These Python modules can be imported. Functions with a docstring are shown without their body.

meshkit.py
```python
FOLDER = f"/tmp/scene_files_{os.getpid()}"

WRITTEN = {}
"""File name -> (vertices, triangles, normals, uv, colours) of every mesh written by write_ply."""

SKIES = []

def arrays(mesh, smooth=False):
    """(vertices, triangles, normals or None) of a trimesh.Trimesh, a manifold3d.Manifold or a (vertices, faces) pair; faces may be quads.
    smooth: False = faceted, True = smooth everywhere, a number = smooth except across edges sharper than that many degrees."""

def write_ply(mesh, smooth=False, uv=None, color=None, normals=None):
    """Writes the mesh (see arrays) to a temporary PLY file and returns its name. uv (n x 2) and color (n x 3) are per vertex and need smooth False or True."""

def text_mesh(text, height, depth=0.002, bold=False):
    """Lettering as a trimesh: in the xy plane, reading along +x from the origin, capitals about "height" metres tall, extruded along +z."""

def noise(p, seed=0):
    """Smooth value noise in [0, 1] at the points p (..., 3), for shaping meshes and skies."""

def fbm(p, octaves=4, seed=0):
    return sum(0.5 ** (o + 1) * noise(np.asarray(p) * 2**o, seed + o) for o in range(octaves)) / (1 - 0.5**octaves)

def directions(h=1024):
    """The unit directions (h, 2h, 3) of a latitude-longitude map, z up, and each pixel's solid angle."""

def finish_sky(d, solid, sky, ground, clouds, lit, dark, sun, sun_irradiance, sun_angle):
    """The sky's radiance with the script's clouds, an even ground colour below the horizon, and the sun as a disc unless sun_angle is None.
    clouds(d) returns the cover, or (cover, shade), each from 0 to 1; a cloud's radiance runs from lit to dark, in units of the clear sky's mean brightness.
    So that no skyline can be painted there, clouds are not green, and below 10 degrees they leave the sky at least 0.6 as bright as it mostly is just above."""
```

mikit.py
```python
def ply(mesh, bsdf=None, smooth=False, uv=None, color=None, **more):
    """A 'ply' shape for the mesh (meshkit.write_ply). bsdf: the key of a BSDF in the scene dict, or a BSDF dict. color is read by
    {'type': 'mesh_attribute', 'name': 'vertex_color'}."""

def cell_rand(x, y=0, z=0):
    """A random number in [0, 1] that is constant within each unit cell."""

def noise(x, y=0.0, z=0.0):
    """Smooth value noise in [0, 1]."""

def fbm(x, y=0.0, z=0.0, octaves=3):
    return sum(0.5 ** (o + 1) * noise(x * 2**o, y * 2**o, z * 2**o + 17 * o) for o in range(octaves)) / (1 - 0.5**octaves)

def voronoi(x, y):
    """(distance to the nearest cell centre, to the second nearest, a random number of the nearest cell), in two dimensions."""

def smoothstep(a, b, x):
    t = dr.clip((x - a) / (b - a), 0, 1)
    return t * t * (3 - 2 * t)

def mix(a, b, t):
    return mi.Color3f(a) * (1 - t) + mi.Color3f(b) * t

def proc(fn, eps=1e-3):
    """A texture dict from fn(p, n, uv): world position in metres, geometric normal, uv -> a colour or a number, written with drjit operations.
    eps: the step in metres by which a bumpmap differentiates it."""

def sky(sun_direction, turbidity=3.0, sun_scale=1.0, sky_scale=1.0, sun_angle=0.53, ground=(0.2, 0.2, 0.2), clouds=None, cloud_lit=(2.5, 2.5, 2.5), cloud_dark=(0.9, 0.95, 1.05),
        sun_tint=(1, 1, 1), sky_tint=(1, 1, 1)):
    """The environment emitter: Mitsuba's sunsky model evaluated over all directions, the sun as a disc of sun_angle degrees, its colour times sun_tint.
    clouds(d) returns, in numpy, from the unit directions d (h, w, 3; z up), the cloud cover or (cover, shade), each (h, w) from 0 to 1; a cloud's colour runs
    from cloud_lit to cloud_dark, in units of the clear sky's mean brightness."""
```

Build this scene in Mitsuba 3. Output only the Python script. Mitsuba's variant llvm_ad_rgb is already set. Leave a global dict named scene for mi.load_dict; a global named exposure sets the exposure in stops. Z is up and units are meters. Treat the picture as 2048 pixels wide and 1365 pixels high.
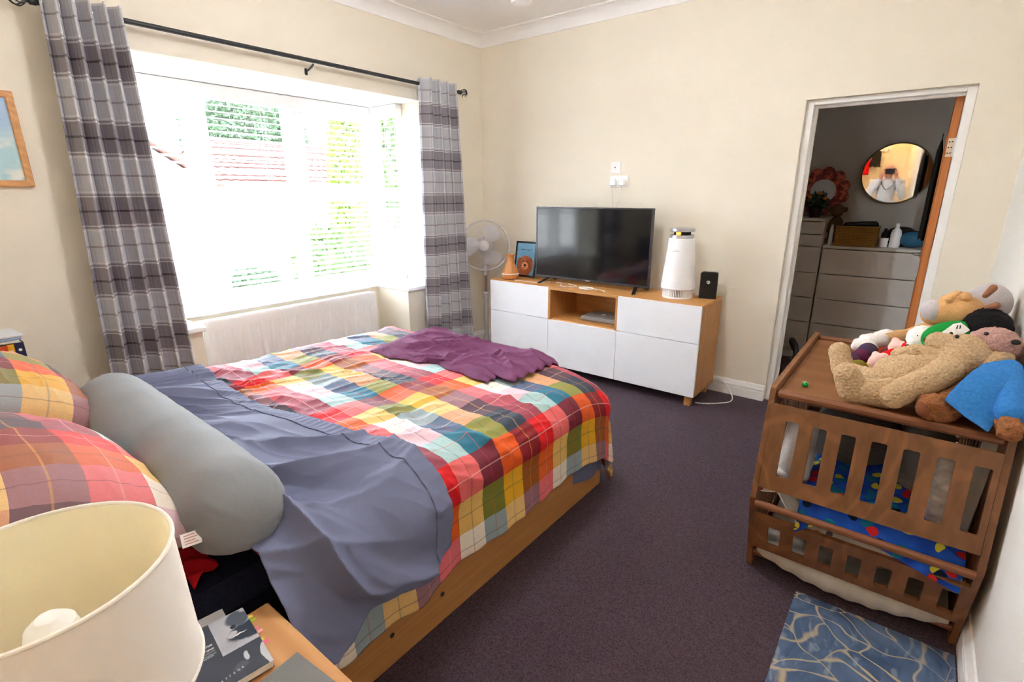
import math, numpy as np, trimesh, manifold3d as m3
import drjit as dr, mitsuba as mi
import mikit, meshkit
from mikit import proc, noise, fbm, voronoi, smoothstep, mix, cell_rand
from shapely.geometry import Polygon, box as sbox, Point
from shapely import affinity, unary_union
T = mi.ScalarTransform4f
scene, labels = {}, {}
rng = np.random.default_rng(7)
# ------------------------------------------------------------------ camera, sky, exposure
EYE = np.array([-3.748, -3.285, 1.417])
YAW, PITCH, ROLL, FPX = math.radians(38.163), math.radians(-16.091), math.radians(-0.15), 1021.7
fw = np.array([math.cos(PITCH) * math.cos(YAW), math.cos(PITCH) * math.sin(YAW), math.sin(PITCH)])
rt0 = np.array([math.sin(YAW), -math.cos(YAW), 0.0])
up0 = np.cross(rt0, fw)
upv = -math.sin(ROLL) * rt0 + math.cos(ROLL) * up0
scene['view'] = {'type': 'perspective', 'fov_axis': 'x', 'fov': 2 * math.degrees(math.atan(1024 / FPX)), 'near_clip': 0.01, 'far_clip': 400.0,
                   'to_world': T().look_at(origin=EYE.tolist(), target=(EYE + fw).tolist(), up=upv.tolist())}
scene['sky'] = mikit.sky((0.35, -0.75, 0.75), turbidity=4.0, sun_scale=0.0, sky_scale=1.0, ground=(0.30, 0.30, 0.27), sky_tint=(1.0, 1.0, 1.0),
                         clouds=lambda d: (np.full(d.shape[:2], 0.93), 0.25 * meshkit.fbm(d * 3.0, 3)), cloud_lit=(0.86, 0.93, 1.04), cloud_dark=(0.60, 0.66, 0.76))
exposure = 7.42
HALL, ROOM = 0.27, 0.50        # radiance of the hall lamp and of the bedroom pendant

# ------------------------------------------------------------------ helpers
def S(r, g, b):
    """sRGB 0-255 to linear"""
    c = np.array([r, g, b], float) / 255
    return [float(x) for x in np.where(c < 0.04045, c / 12.92, ((c + 0.055) / 1.055) ** 2.4)]
def rgb(c): return {'type': 'rgb', 'value': [float(x) for x in c]}
def mat(key, color, rough=0.6, spec=0.3, metal=0.0, bump=None, bscale=1.0, two=True, **kw):
    b = {'type': 'principled', 'base_color': color if isinstance(color, dict) else rgb(color), 'roughness': rough, 'specular': spec, 'metallic': metal, **kw}
    if bump is not None: b = {'type': 'bumpmap', 'tex': bump, 'scale': bscale, 'bsdf': b}
    scene[key] = {'type': 'twosided', 'bsdf': b} if two else b
    return key
def diffuse(key, color):
    scene[key] = {'type': 'twosided', 'bsdf': {'type': 'diffuse', 'reflectance': color if isinstance(color, dict) else rgb(color)}}
    return key
used = {}
def name(base, parent=None):
    k = base if parent is None else parent + '__' + base
    if k not in used: used[k] = 0; return k
    used[k] += 1
    return '%s_%03d' % (k, used[k])
def thing(base, label, cat, group=None):
    k = name(base); labels[k] = {'label': label, 'category': cat}
    if group: labels[k]['group'] = group
    return k
def put(base, mesh, bsdf, parent=None, smooth=30, label=None, kind=None, uv=None, **kw):
    k = name(base, parent)
    d = mesh if isinstance(mesh, dict) else mikit.ply(mesh, bsdf, smooth, uv=uv)
    scene[k] = {**d, **kw}
    if label or kind:
        labels.setdefault(k, {})
        if label: labels[k]['label'] = label
        if kind: labels[k]['kind'] = kind
    return k
def solo(base, mesh, bsdf, label, cat, group=None, smooth=30, uv=None, **kw):
    k = put(base, mesh, bsdf, None, smooth, label, None, uv, **kw); labels[k]['category'] = cat
    if group: labels[k]['group'] = group
    return k
def struct(base, mesh, bsdf, parent=None, smooth=30, **kw): return put(base, mesh, bsdf, parent, smooth, None, 'structure' if parent is None else None, **kw)
cat = trimesh.util.concatenate
def tm(man):
    q = man.to_mesh(); return trimesh.Trimesh(q.vert_properties[:, :3], q.tri_verts, process=False)
def hullp(pts): return tm(m3.Manifold.hull_points(np.asarray(pts, float)))
def bx(x0, x1, y0, y1, z0, z1, b=0.002):
    """box with chamfered edges"""
    if b <= 0:
        return trimesh.creation.box(bounds=[[min(x0, x1), min(y0, y1), min(z0, z1)], [max(x0, x1), max(y0, y1), max(z0, z1)]])
    lo, hi = np.array([min(x0, x1), min(y0, y1), min(z0, z1)]), np.array([max(x0, x1), max(y0, y1), max(z0, z1)])
    b = min(b, 0.49 * (hi - lo).min()); P = []
    for i in range(8):
        c = np.array([hi[k] if i >> k & 1 else lo[k] for k in range(3)]); s = np.array([-1 if i >> k & 1 else 1 for k in range(3)])
        for k in range(3):
            q = c + s * b; q[k] = c[k]; P.append(q)
    return hullp(P)
def rot(mesh, ax, deg, at=(0, 0, 0)):
    mesh.apply_transform(trimesh.transformations.rotation_matrix(math.radians(deg), ax, at)); return mesh
def mv(mesh, x, y, z): mesh.apply_translation([x, y, z]); return mesh
def lathe(prof, n=32, at=(0, 0, 0)):
    """prof: (r, z) list; closed surface of revolution about z"""
    prof = np.asarray(prof, float); a = np.arange(n) / n * 2 * math.pi; m = len(prof)
    V = np.stack([prof[:, None, 0] * np.cos(a), prof[:, None, 0] * np.sin(a), np.repeat(prof[:, 1:], n, 1)], -1).reshape(-1, 3)
    i, j = np.meshgrid(np.arange(m - 1), np.arange(n), indexing='ij'); j2 = (j + 1) % n
    F = np.concatenate([np.stack([i * n + j, i * n + j2, (i + 1) * n + j2], -1).reshape(-1, 3), np.stack([i * n + j, (i + 1) * n + j2, (i + 1) * n + j], -1).reshape(-1, 3)])
    q = trimesh.Trimesh(V, F, process=False); q.update_faces(q.area_faces > 1e-12); q.merge_vertices()
    return mv(q, *at)
def tube(pts, r, n=8, cap=True):
    P = np.asarray(pts, float); r = np.broadcast_to(r, len(P)); t = np.gradient(P, axis=0); t /= np.linalg.norm(t, axis=1)[:, None] + 1e-12
    u = np.cross(t[0], [0, 0, 1.0]);
    if np.linalg.norm(u) < 1e-3: u = np.cross(t[0], [0, 1.0, 0])
    V = []; a = np.arange(n) / n * 2 * math.pi
    for k in range(len(P)):
        u = u - t[k] * (u @ t[k]); u /= np.linalg.norm(u); w = np.cross(t[k], u)
        V.append(P[k] + r[k] * (np.cos(a)[:, None] * u + np.sin(a)[:, None] * w))
    V = np.concatenate(V); m = len(P); F = []
    for i in range(m - 1):
        for j in range(n):
            j2 = (j + 1) % n; F += [[i * n + j, i * n + j2, (i + 1) * n + j2], [i * n + j, (i + 1) * n + j2, (i + 1) * n + j]]
    if cap:
        V = np.vstack([V, P[:1], P[-1:]]); c0, c1 = m * n, m * n + 1
        for j in range(n):
            j2 = (j + 1) % n; F += [[c0, j2, j], [c1, (m - 1) * n + j, (m - 1) * n + j2]]
    return trimesh.Trimesh(V, np.array(F), process=False)
def spline(pts, n=40):
    from scipy.interpolate import CubicSpline
    P = np.asarray(pts, float); s = np.r_[0, np.cumsum(np.linalg.norm(np.diff(P, axis=0), axis=1))]
    return CubicSpline(s, P)(np.linspace(0, s[-1], n))
def extr(poly, h, axis='z', off=0.0):
    """shapely polygon (with holes) extruded; axis x: poly in (y,z), axis y: poly in (x,z), axis z: (x,y)"""
    q = trimesh.creation.extrude_polygon(poly, h, engine='earcut'); v = q.vertices.copy()
    if axis == 'x': v = v[:, [2, 0, 1]]; v[:, 0] += off; q = trimesh.Trimesh(v, q.faces, process=False)
    elif axis == 'y': v = v[:, [0, 2, 1]]; v[:, 1] += off; q = trimesh.Trimesh(v, q.faces[:, ::-1], process=False)
    else: v[:, 2] += off; q = trimesh.Trimesh(v, q.faces, process=False)
    return q
def grid(P, thick=0.0):
    """P (n,m,3) point grid to a mesh and its uv index; thick>0 gives it a back side"""
    n, m = P.shape[:2]; i, j = np.meshgrid(np.arange(n - 1), np.arange(m - 1), indexing='ij'); a = (i * m + j).ravel(); b = a + 1; c = a + m; d = c + 1
    F = np.concatenate([np.stack([a, c, b], 1), np.stack([b, c, d], 1)])
    V = P.reshape(-1, 3)
    if thick <= 0: return trimesh.Trimesh(V, F, process=False)
    nn = normals(P).reshape(-1, 3); W = V - nn * thick; N = len(V)
    r = np.concatenate([np.arange(m), np.arange(1, n) * m + m - 1, (n - 1) * m + np.arange(m - 2, -1, -1), np.arange(n - 2, -1, -1) * m])
    rim = []
    for k in range(len(r) - 1): p, q = r[k], r[k + 1]; rim += [[p, q, q + N], [p, q + N, p + N]]
    return trimesh.Trimesh(np.vstack([V, W]), np.vstack([F, F[:, ::-1] + N, np.array(rim)]), process=False)
def normals(P):
    n = np.cross(np.gradient(P, axis=0), np.gradient(P, axis=1)); return n / (np.linalg.norm(n, axis=-1, keepdims=True) + 1e-12)
def ball(p, r, sub=2, sc=(1, 1, 1)):
    q = trimesh.creation.icosphere(subdivisions=sub, radius=1.0); q.vertices = q.vertices * r * np.array(sc) + np.array(p); return q
ICO = trimesh.creation.icosphere(subdivisions=2).vertices
def bone(p, r, q, s): return m3.Manifold.hull_points(np.vstack([ICO * r + np.array(p, float), ICO * s + np.array(q, float)]))
def ell(p, sc, R=None):
    v = ICO * np.array(sc, float)
    if R is not None: v = v @ np.array(R).T
    return m3.Manifold.hull_points(v + np.array(p, float))
def flesh(bones, res=0.008, it=10, fur=0.0, freq=120, seed=0):
    """union of bones, remeshed and smoothed; fur: relief in metres"""
    m = m3.Manifold.batch_boolean([bone(*b) if not isinstance(b, m3.Manifold) else b for b in bones], m3.OpType.Add).simplify(res * 0.25).refine_to_length(res)
    q = tm(m); q.merge_vertices(); v0 = q.vertices.copy(); trimesh.smoothing.filter_taubin(q, lamb=0.5, nu=0.53, iterations=it)
    d = q.vertices - v0; L = np.linalg.norm(d, axis=1); lim = 2.5 * res      # no spikes at sliver triangles
    q.vertices = np.where((L > lim)[:, None], v0, q.vertices)
    if fur:
        v = q.vertices; nn = q.vertex_normals; q.vertices = v + nn * (fur * (meshkit.fbm(v * freq, 2, seed) - 0.45) * 2)[:, None]
    return q
def chain(pts, rs): return [(pts[i], rs[i], pts[i + 1], rs[i + 1]) for i in range(len(pts) - 1)]
# ------------------------------------------------------------------ materials
diffuse('m_cream', proc(lambda p, n, uv: mix(S(238, 231, 215), S(234, 227, 210), fbm(p.x * 3, p.y * 3, p.z * 3))))
diffuse('m_cream2', S(236, 233, 224))
diffuse('m_ceiling', S(246, 245, 243))
mat('m_white', S(240, 240, 238), 0.35, 0.4)
mat('m_upvc', S(244, 245, 246), 0.3, 0.5)
mat('m_slat', S(247, 247, 246), 0.4, 0.4)
mat('m_rad', S(240, 240, 240), 0.3, 0.5)
mat('m_whitelac', S(236, 238, 241), 0.25, 0.4)
mat('m_chest', S(200, 194, 184), 0.4, 0.3)
mat('m_black', S(22, 22, 24), 0.35, 0.5)
mat('m_iron', S(44, 46, 48), 0.45, 0.5)
mat('m_dark', S(30, 28, 28), 0.7, 0.3)
mat('m_chrome', S(200, 200, 205), 0.2, 0.5, 1.0)
mat('m_plastic', S(238, 238, 238), 0.4, 0.5)
mat('m_greyplastic', S(205, 204, 205), 0.45, 0.4)
mat('m_cable', S(236, 236, 234), 0.5, 0.4)
def carpet(p, n, uv):
    t = fbm(p.x * 260, p.y * 260, p.z * 260, 2)
    big = fbm(p.x * 2.3 + 5, p.y * 2.3, 0.0, 3)
    c = mix(S(54, 43, 50), S(92, 79, 88), t)
    return c * (0.88 + 0.24 * big)
mat('m_carpet', proc(carpet), 0.95, 0.1, bump=proc(lambda p, n, uv: fbm(p.x * 330, p.y * 330, 0.0, 2)), bscale=0.004, sheen=0.9)
def wood(a, b, axis, fr=1.0, stretch=12.0, knots=0.0):
    def f(p, n, uv):
        c = [p.x, p.y, p.z]; l = c.pop(axis)
        w = fbm(l * 1.3 * fr, c[0] * 9 * fr, c[1] * 9 * fr, 3)
        g = fbm(l * 3 * fr, c[0] * 9 * stretch * fr, c[1] * 9 * stretch * fr, 2)
        r = dr.abs(dr.sin((c[0] * 26 + c[1] * 26 + w * 7.0) * 3.0 * fr))
        return mix(a, b, dr.clip(0.45 * r + 0.55 * g - 0.05, 0, 1))
    return proc(f)
mat('m_oakx', wood(S(192, 138, 84), S(176, 122, 70), 0), 0.45, 0.35)
mat('m_oaky', wood(S(205, 152, 92), S(180, 126, 70), 1), 0.45, 0.35)
mat('m_oakz', wood(S(200, 146, 88), S(172, 118, 64), 2), 0.45, 0.35)
mat('m_pine', wood(S(222, 172, 118), S(196, 138, 86), 1, 0.7), 0.45, 0.35)
mat('m_door', wood(S(205, 132, 72), S(180, 104, 52), 2), 0.4, 0.4)
mat('m_walnut', wood(S(136, 92, 58), S(118, 78, 48), 1, 0.3, 3), 0.4, 0.4)
def stain(p, n, uv):
    w = fbm(p.y * 3.2, p.z * 1.8, 0.0, 3); r = dr.abs(dr.sin(w * 26))
    return mix(S(92, 60, 38), S(144, 98, 62), dr.clip(0.30 * smoothstep(0.85, 1.0, r) + 0.5 * fbm(p.y * 60, p.z * 12, p.x * 60, 2) + 0.15, 0, 1))
mat('m_cotply', proc(stain), 0.4, 0.4)
mat('m_rodwood', wood(S(132, 84, 54), S(106, 64, 40), 1), 0.4, 0.4)
scene['m_glass'] = {'type': 'thindielectric', 'int_ior': 1.5}
mat('m_ext', S(235, 232, 224), 0.9, 0.1)
diffuse('m_taupe', S(186, 178, 166))
def tartan(a, per):
    t = a / per - dr.floor(a / per)                     # 0..1, dark block centred on 0, light block on 0.5
    d = dr.minimum(t, 1 - t)
    dark = 1 - smoothstep(0.235, 0.245, d)
    line = 1 - smoothstep(0.012, 0.018, d)
    thin = 1 - smoothstep(0.010, 0.015, dr.abs(d - 0.5))
    white = dr.maximum(1 - smoothstep(0.008, 0.013, dr.abs(d - 0.205)), 1 - smoothstep(0.008, 0.013, dr.abs(d - 0.265)))
    c = mix(S(190, 191, 196), S(136, 130, 137), dark)
    c = mix(c, S(224, 222, 224), 0.8 * white)
    return mix(mix(c, S(112, 92, 96), 0.7 * thin), S(58, 48, 56), line)
def curtain_tex(p, n, uv):
    h, v = tartan(uv.y, 0.335), tartan(uv.x + 0.06, 0.335)
    w = noise(uv.x * 900, uv.y * 260, 0.0) * 0.14 + 0.93
    return (h * 0.78 + v * 0.22) * w
mat('m_curtain', proc(curtain_tex), 0.9, 0.1, sheen=0.3)
# ------------------------------------------------------------------ the setting
XB, YR, ZC = -3.95, -3.62, 2.72           # back wall, right wall, ceiling
BX0, BX1, SOF = -2.69, -0.72, 2.125       # bay opening
struct('floor', bx(-5.4, 1.9, -4.1, 0.42, -0.06, 0.0, 0), 'm_carpet')
struct('ceiling', bx(-5.4, 1.9, -4.1, 0.2, ZC, ZC + 0.06, 0), 'm_ceiling')
struct('wall_window', cat([bx(-4.1, BX0, 0, 0.16, 0, ZC, 0), bx(BX1, 0.15, 0, 0.16, 0, ZC, 0), bx(BX0, BX1, 0, 0.16, SOF + 0.03, ZC, 0), bx(BX0, BX1, 0, 0.03, SOF, SOF + 0.03, 0), bx(BX0, -2.57, 0, 0.16, 0, 0.635, 0), bx(-0.97, BX1, 0, 0.16, 0, 0.635, 0)]), 'm_cream')
DY0, DY1, DZ = -3.394, -2.604, 1.957
struct('wall_tv', cat([bx(0, 0.06, DY1, 0.0, 0, ZC, 0), bx(0, 0.06, YR - 0.3, DY0, 0, ZC, 0), bx(0, 0.06, DY0, DY1, DZ, ZC, 0)]), 'm_cream')
struct('wall_right', bx(-5.3, 0.0, YR - 0.1, YR, 0, ZC, 0), 'm_cream2')
struct('wall_back', cat([bx(XB - 0.1, XB, -2.74, 0.0, 0, ZC, 0), bx(XB - 0.1, XB, YR, -2.74, 2.02, ZC, 0)]), 'm_cream')
struct('wall_hall', cat([bx(-5.4, -5.3, YR, -1.9, 0, ZC, 0), bx(-5.3, XB - 0.1, -2.0, -1.9, 0, ZC, 0)]), 'm_cream')
# dressing room beyond the doorway
struct('wall_dressing', cat([bx(1.68, 1.78, -4.0, -1.7, 0, ZC, 0), bx(0.06, 1.68, -4.1, -4.0, 0, ZC, 0), bx(0.06, 1.68, -1.75, -1.65, 0, ZC, 0)]), 'm_taupe')
# bay: low walls, piers, soffit
struct('wall_bay_front', bx(-2.9, -0.55, 0.41, 0.72, -0.02, 0.635, 0), 'm_cream')
struct('wall_bay_right', cat([bx(-0.97, -0.55, 0.16, 0.41, -0.02, 0.635, 0), bx(BX1, -0.55, 0.16, 0.27, 0.635, SOF + 0.03, 0)]), 'm_cream')
struct('wall_bay_left', cat([bx(-2.9, -2.57, 0.16, 0.41, -0.02, 0.635, 0), bx(-2.86, BX0, 0.16, 0.27, 0.635, SOF + 0.03, 0)]), 'm_cream')
struct('ceiling_bay', bx(-2.9, -0.55, 0.03, 0.80, SOF, SOF + 0.03, 0), 'm_ceiling')
struct('roof_bay', bx(-3.0, -0.45, 0.16, 0.95, SOF + 0.03, SOF + 0.25, 0), 'm_dark')
# window sills: ledge round the bay
st = cat([bx(-2.72, -0.70, 0.385, 0.68, 0.635, 0.665, 0.006), bx(-0.985, -0.70, -0.025, 0.40, 0.635, 0.665, 0.006), bx(-2.72, -2.555, -0.045, 0.40, 0.635, 0.665, 0.006)])
struct('window_sill', st, 'm_upvc')
# coving: concave profile swept along the walls
def cove(x):  # quarter concave, 9 cm
    a = np.linspace(0, math.pi / 2, 9); c = 0.09
    return [(c - c * math.cos(t) if False else c * (1 - math.sin(t)), -c * (1 - math.cos(t)) if False else -c + c * (1 - math.cos(t)) * 1.0) for t in a]
def covepoly():
    c = 0.09; a = np.linspace(0, math.pi / 2, 10)
    pts = [(0, 0), (0, -c), (0.008, -c)] + [(c - (c - 0.008) * math.cos(t), -c + (c - 0.008) * math.sin(t)) for t in a][1:-1] + [(c, -0.008), (c, 0)]
    return Polygon(pts)
cp = covepoly()
q = extr(cp, 3.95, 'x', -3.95); q.vertices[:, 1] *= -1; q.vertices[:, 2] += ZC; q.invert(); struct('trim_1', q, 'm_ceiling')
q = extr(cp, 3.62, 'y', -3.62); q.vertices[:, 0] *= -1; q.vertices[:, 2] += ZC; q.invert(); struct('trim_2', q, 'm_ceiling')
q = extr(cp, 3.95, 'x', -3.95); q.vertices[:, 1] += YR; q.vertices[:, 2] += ZC; struct('trim_3', q, 'm_ceiling')
# skirting with its stepped profile: depth from the wall, height
sk = Polygon([(0, 0), (0.018, 0), (0.018, 0.062), (0.0155, 0.064), (0.0155, 0.070), (0.018, 0.072), (0.018, 0.082), (0.014, 0.086), (0.011, 0.094), (0.010, 0.102), (0.006, 0.112), (0, 0.114)])
def skirt(nm, axis, a, b, wall, sgn, parent=None):
    q = extr(sk, b - a, axis, a); k = 1 if axis == 'x' else 0
    q.vertices[:, k] = wall + sgn * q.vertices[:, k]
    if (sgn < 0): q.invert()
    return struct(nm, q, 'm_white', parent, smooth=20)
skirt('baseboard_tv', 'y', DY1, -0.018, 0.0, -1)
skirt('baseboard_tv_right', 'y', YR + 0.0, DY0, 0.0, -1)
skirt('baseboard_window', 'x', -0.97, 0.0, 0.0, -1)
skirt('baseboard_window_left', 'x', -3.95, -2.57, 0.0, -1)
skirt('baseboard_right', 'x', -5.3, -0.018, YR, 1)
skirt('baseboard_back', 'y', -2.74, -0.018, XB, 1)
# doorway: white lining with stop, and the oak door standing open into the dressing room
LZ = 1.93
struct('trim_4', cat([bx(0.0, 0.012, DY1 - 0.001, DY1 + 0.001, 0, DZ, 0), bx(0.045, 0.165, -2.645, DY1, 0, DZ, 0.003), bx(0.045, 0.165, DY0, -3.352, 0, DZ, 0.003), bx(0.045, 0.165, -3.352, -2.645, LZ, DZ, 0.003),
                      bx(0.10, 0.125, -2.66, -2.645, 0, LZ, 0.002), bx(0.10, 0.125, -3.352, -2.645, LZ - 0.014, LZ, 0.002)]), 'm_white')
struct('threshold', bx(0.03, 0.10, DY0, DY1, 0.0, 0.006, 0.002), 'm_chrome')
dk = struct('door_1', bx(0.17, 0.93, -3.350, -3.314, 0.012, LZ - 0.005, 0.002), 'm_door', smooth=False)
struct('door_panel', cat([bx(0.30, 0.80, -3.314, -3.310, 0.25, 0.85, 0.003), bx(0.30, 0.80, -3.314, -3.310, 1.0, 1.75, 0.003)]), 'm_door', dk)
for z in (0.22, 1.66):
    h = struct('hinge', cat([bx(0.166, 0.17, -3.347, -3.318, z - 0.05, z + 0.05, 0.001), tube([(0.166, -3.352, z - 0.05), (0.166, -3.352, z + 0.05)], 0.006, 10)]), 'm_chrome', dk)
    struct('screw', cat([lathe([(0, 0), (0.004, 0.0005), (0.004, 0.002), (0, 0.002)], 10, (-0, 0, 0)).apply_transform(T().rotate([0, 1, 0], -90).matrix.numpy() if hasattr(T().matrix, 'numpy') else np.array(T().rotate([0, 1, 0], -90).matrix)).apply_translation([0.1665, yy, z + dz]) for yy in (-3.338, -3.326) for dz in (-0.03, 0, 0.03)]), 'm_iron', h)
struct('door_handle', cat([lathe([(0, 0), (0.026, 0), (0.026, 0.008), (0.012, 0.012), (0.01, 0.05), (0, 0.05)], 20).apply_transform(np.array(T().translate([0.87, -3.314, 1.0]).rotate([1, 0, 0], -90).matrix)), tube([(0.87, -3.266, 1.0), (0.77, -3.264, 1.0)], 0.009, 10)]), 'm_chrome', dk)
# ceiling rose / smoke alarm near the window corner
k = thing('smoke_alarm', 'white round smoke alarm on the ceiling, cut by the top edge of the photo', 'smoke alarm')
put('base', lathe([(0, 0), (0.085, 0), (0.085, -0.012), (0.0, -0.012)][::-1], 40, (-0.52, -0.84, ZC)), 'm_plastic', k)
put('cover', lathe([(0, -0.012), (0.078, -0.012), (0.07, -0.036), (0.03, -0.042), (0, -0.042)][::-1], 40, (-0.52, -0.84, ZC)), 'm_plastic', k)
# ------------------------------------------------------------------ bay windows
WY = 0.66
def window(base, rects, to3, parent=None):
    """rects: dict of outer frame (u0,u1,v0,v1), mullions, transoms, casements; to3(u,v,d) box maker"""
    pass
w1 = name('window_1'); labels[w1] = {'kind': 'structure'}
U0, U1, V0, V1, TZ = BX0 + 0.01, -0.76, 0.665, SOF, 1.413
def wb(u0, u1, v0, v1, d0=0.0, d1=0.065): return bx(u0, u1, WY + d0, WY + d1, v0, v1, 0.006)
put('frame', cat([wb(U0, U0 + 0.06, V0, V1), wb(U1 - 0.0, U1 + 0.10, V0, V1), wb(U0, U1, V0, V0 + 0.06), wb(U0, U1, V1 - 0.065, V1)]), 'm_upvc', w1)
for u in (-2.135, -1.465): put('mullion', wb(u - 0.045, u + 0.045, V0 + 0.06, V1 - 0.065), 'm_upvc', w1)
cols = [(U0 + 0.06, -2.18), (-2.09, -1.51), (-1.42, U1)]
for i, (a, b) in enumerate(cols):
    put('transom', wb(a, b, TZ - 0.04, TZ + 0.04), 'm_upvc', w1)
    for v0, v1 in ((V0 + 0.06, TZ - 0.04), (TZ + 0.04, V1 - 0.065)):
        e = 0.0
        if i != 1 and v0 > 1.2:
            e = 0.05
            put('casement', cat([wb(a, a + e, v0, v1, -0.012, 0.05), wb(b - e, b, v0, v1, -0.012, 0.05), wb(a + e, b - e, v0, v0 + e, -0.012, 0.05), wb(a + e, b - e, v1 - e, v1, -0.012, 0.05)]), 'm_upvc', w1)
        else:
            e = 0.018; put('bead', cat([wb(a, a + e, v0, v1, 0.01, 0.05), wb(b - e, b, v0, v1, 0.01, 0.05), wb(a + e, b - e, v0, v0 + e, 0.01, 0.05), wb(a + e, b - e, v1 - e, v1, 0.01, 0.05)]), 'm_upvc', w1)
        g = grid(np.array([[[a + e, WY + 0.035, v0 + e], [b - e, WY + 0.035, v0 + e]], [[a + e, WY + 0.035, v1 - e], [b - e, WY + 0.035, v1 - e]]]))
        put('pane', g, 'm_glass', w1, smooth=False)
for nm, X, s in (('window_2', -0.72, 1), ('window_3', BX0, -1)):
    w = name(nm); labels[w] = {'kind': 'structure'}
    def sb(y0, y1, z0, z1, d0=0.0, d1=0.065): return bx(X + s * d0, X + s * d1, y0, y1, z0, z1, 0.006)
    y0, y1 = 0.27, 0.66
    put('frame', cat([sb(y0, y0 + 0.06, V0, V1), sb(y1 - 0.055, y1, V0, V1), sb(y0 + 0.06, y1 - 0.055, V0, V0 + 0.06), sb(y0 + 0.06, y1 - 0.055, V1 - 0.065, V1), sb(y0 + 0.06, y1 - 0.055, TZ - 0.04, TZ + 0.04)]), 'm_upvc', w)
    for v0, v1 in ((V0 + 0.06, TZ - 0.04), (TZ + 0.04, V1 - 0.065)):
        a, b = y0 + 0.06, y1 - 0.055
        put('bead', cat([sb(a, a + 0.018, v0, v1, 0.01, 0.05), sb(b - 0.018, b, v0, v1, 0.01, 0.05), sb(a, b, v0, v0 + 0.018, 0.01, 0.05), sb(a, b, v1 - 0.018, v1, 0.01, 0.05)]), 'm_upvc', w)
        xx = X + s * 0.035
        put('pane', grid(np.array([[[xx, a, v0], [xx, b, v0]], [[xx, a, v1], [xx, b, v1]]])), 'm_glass', w, smooth=False)
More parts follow.
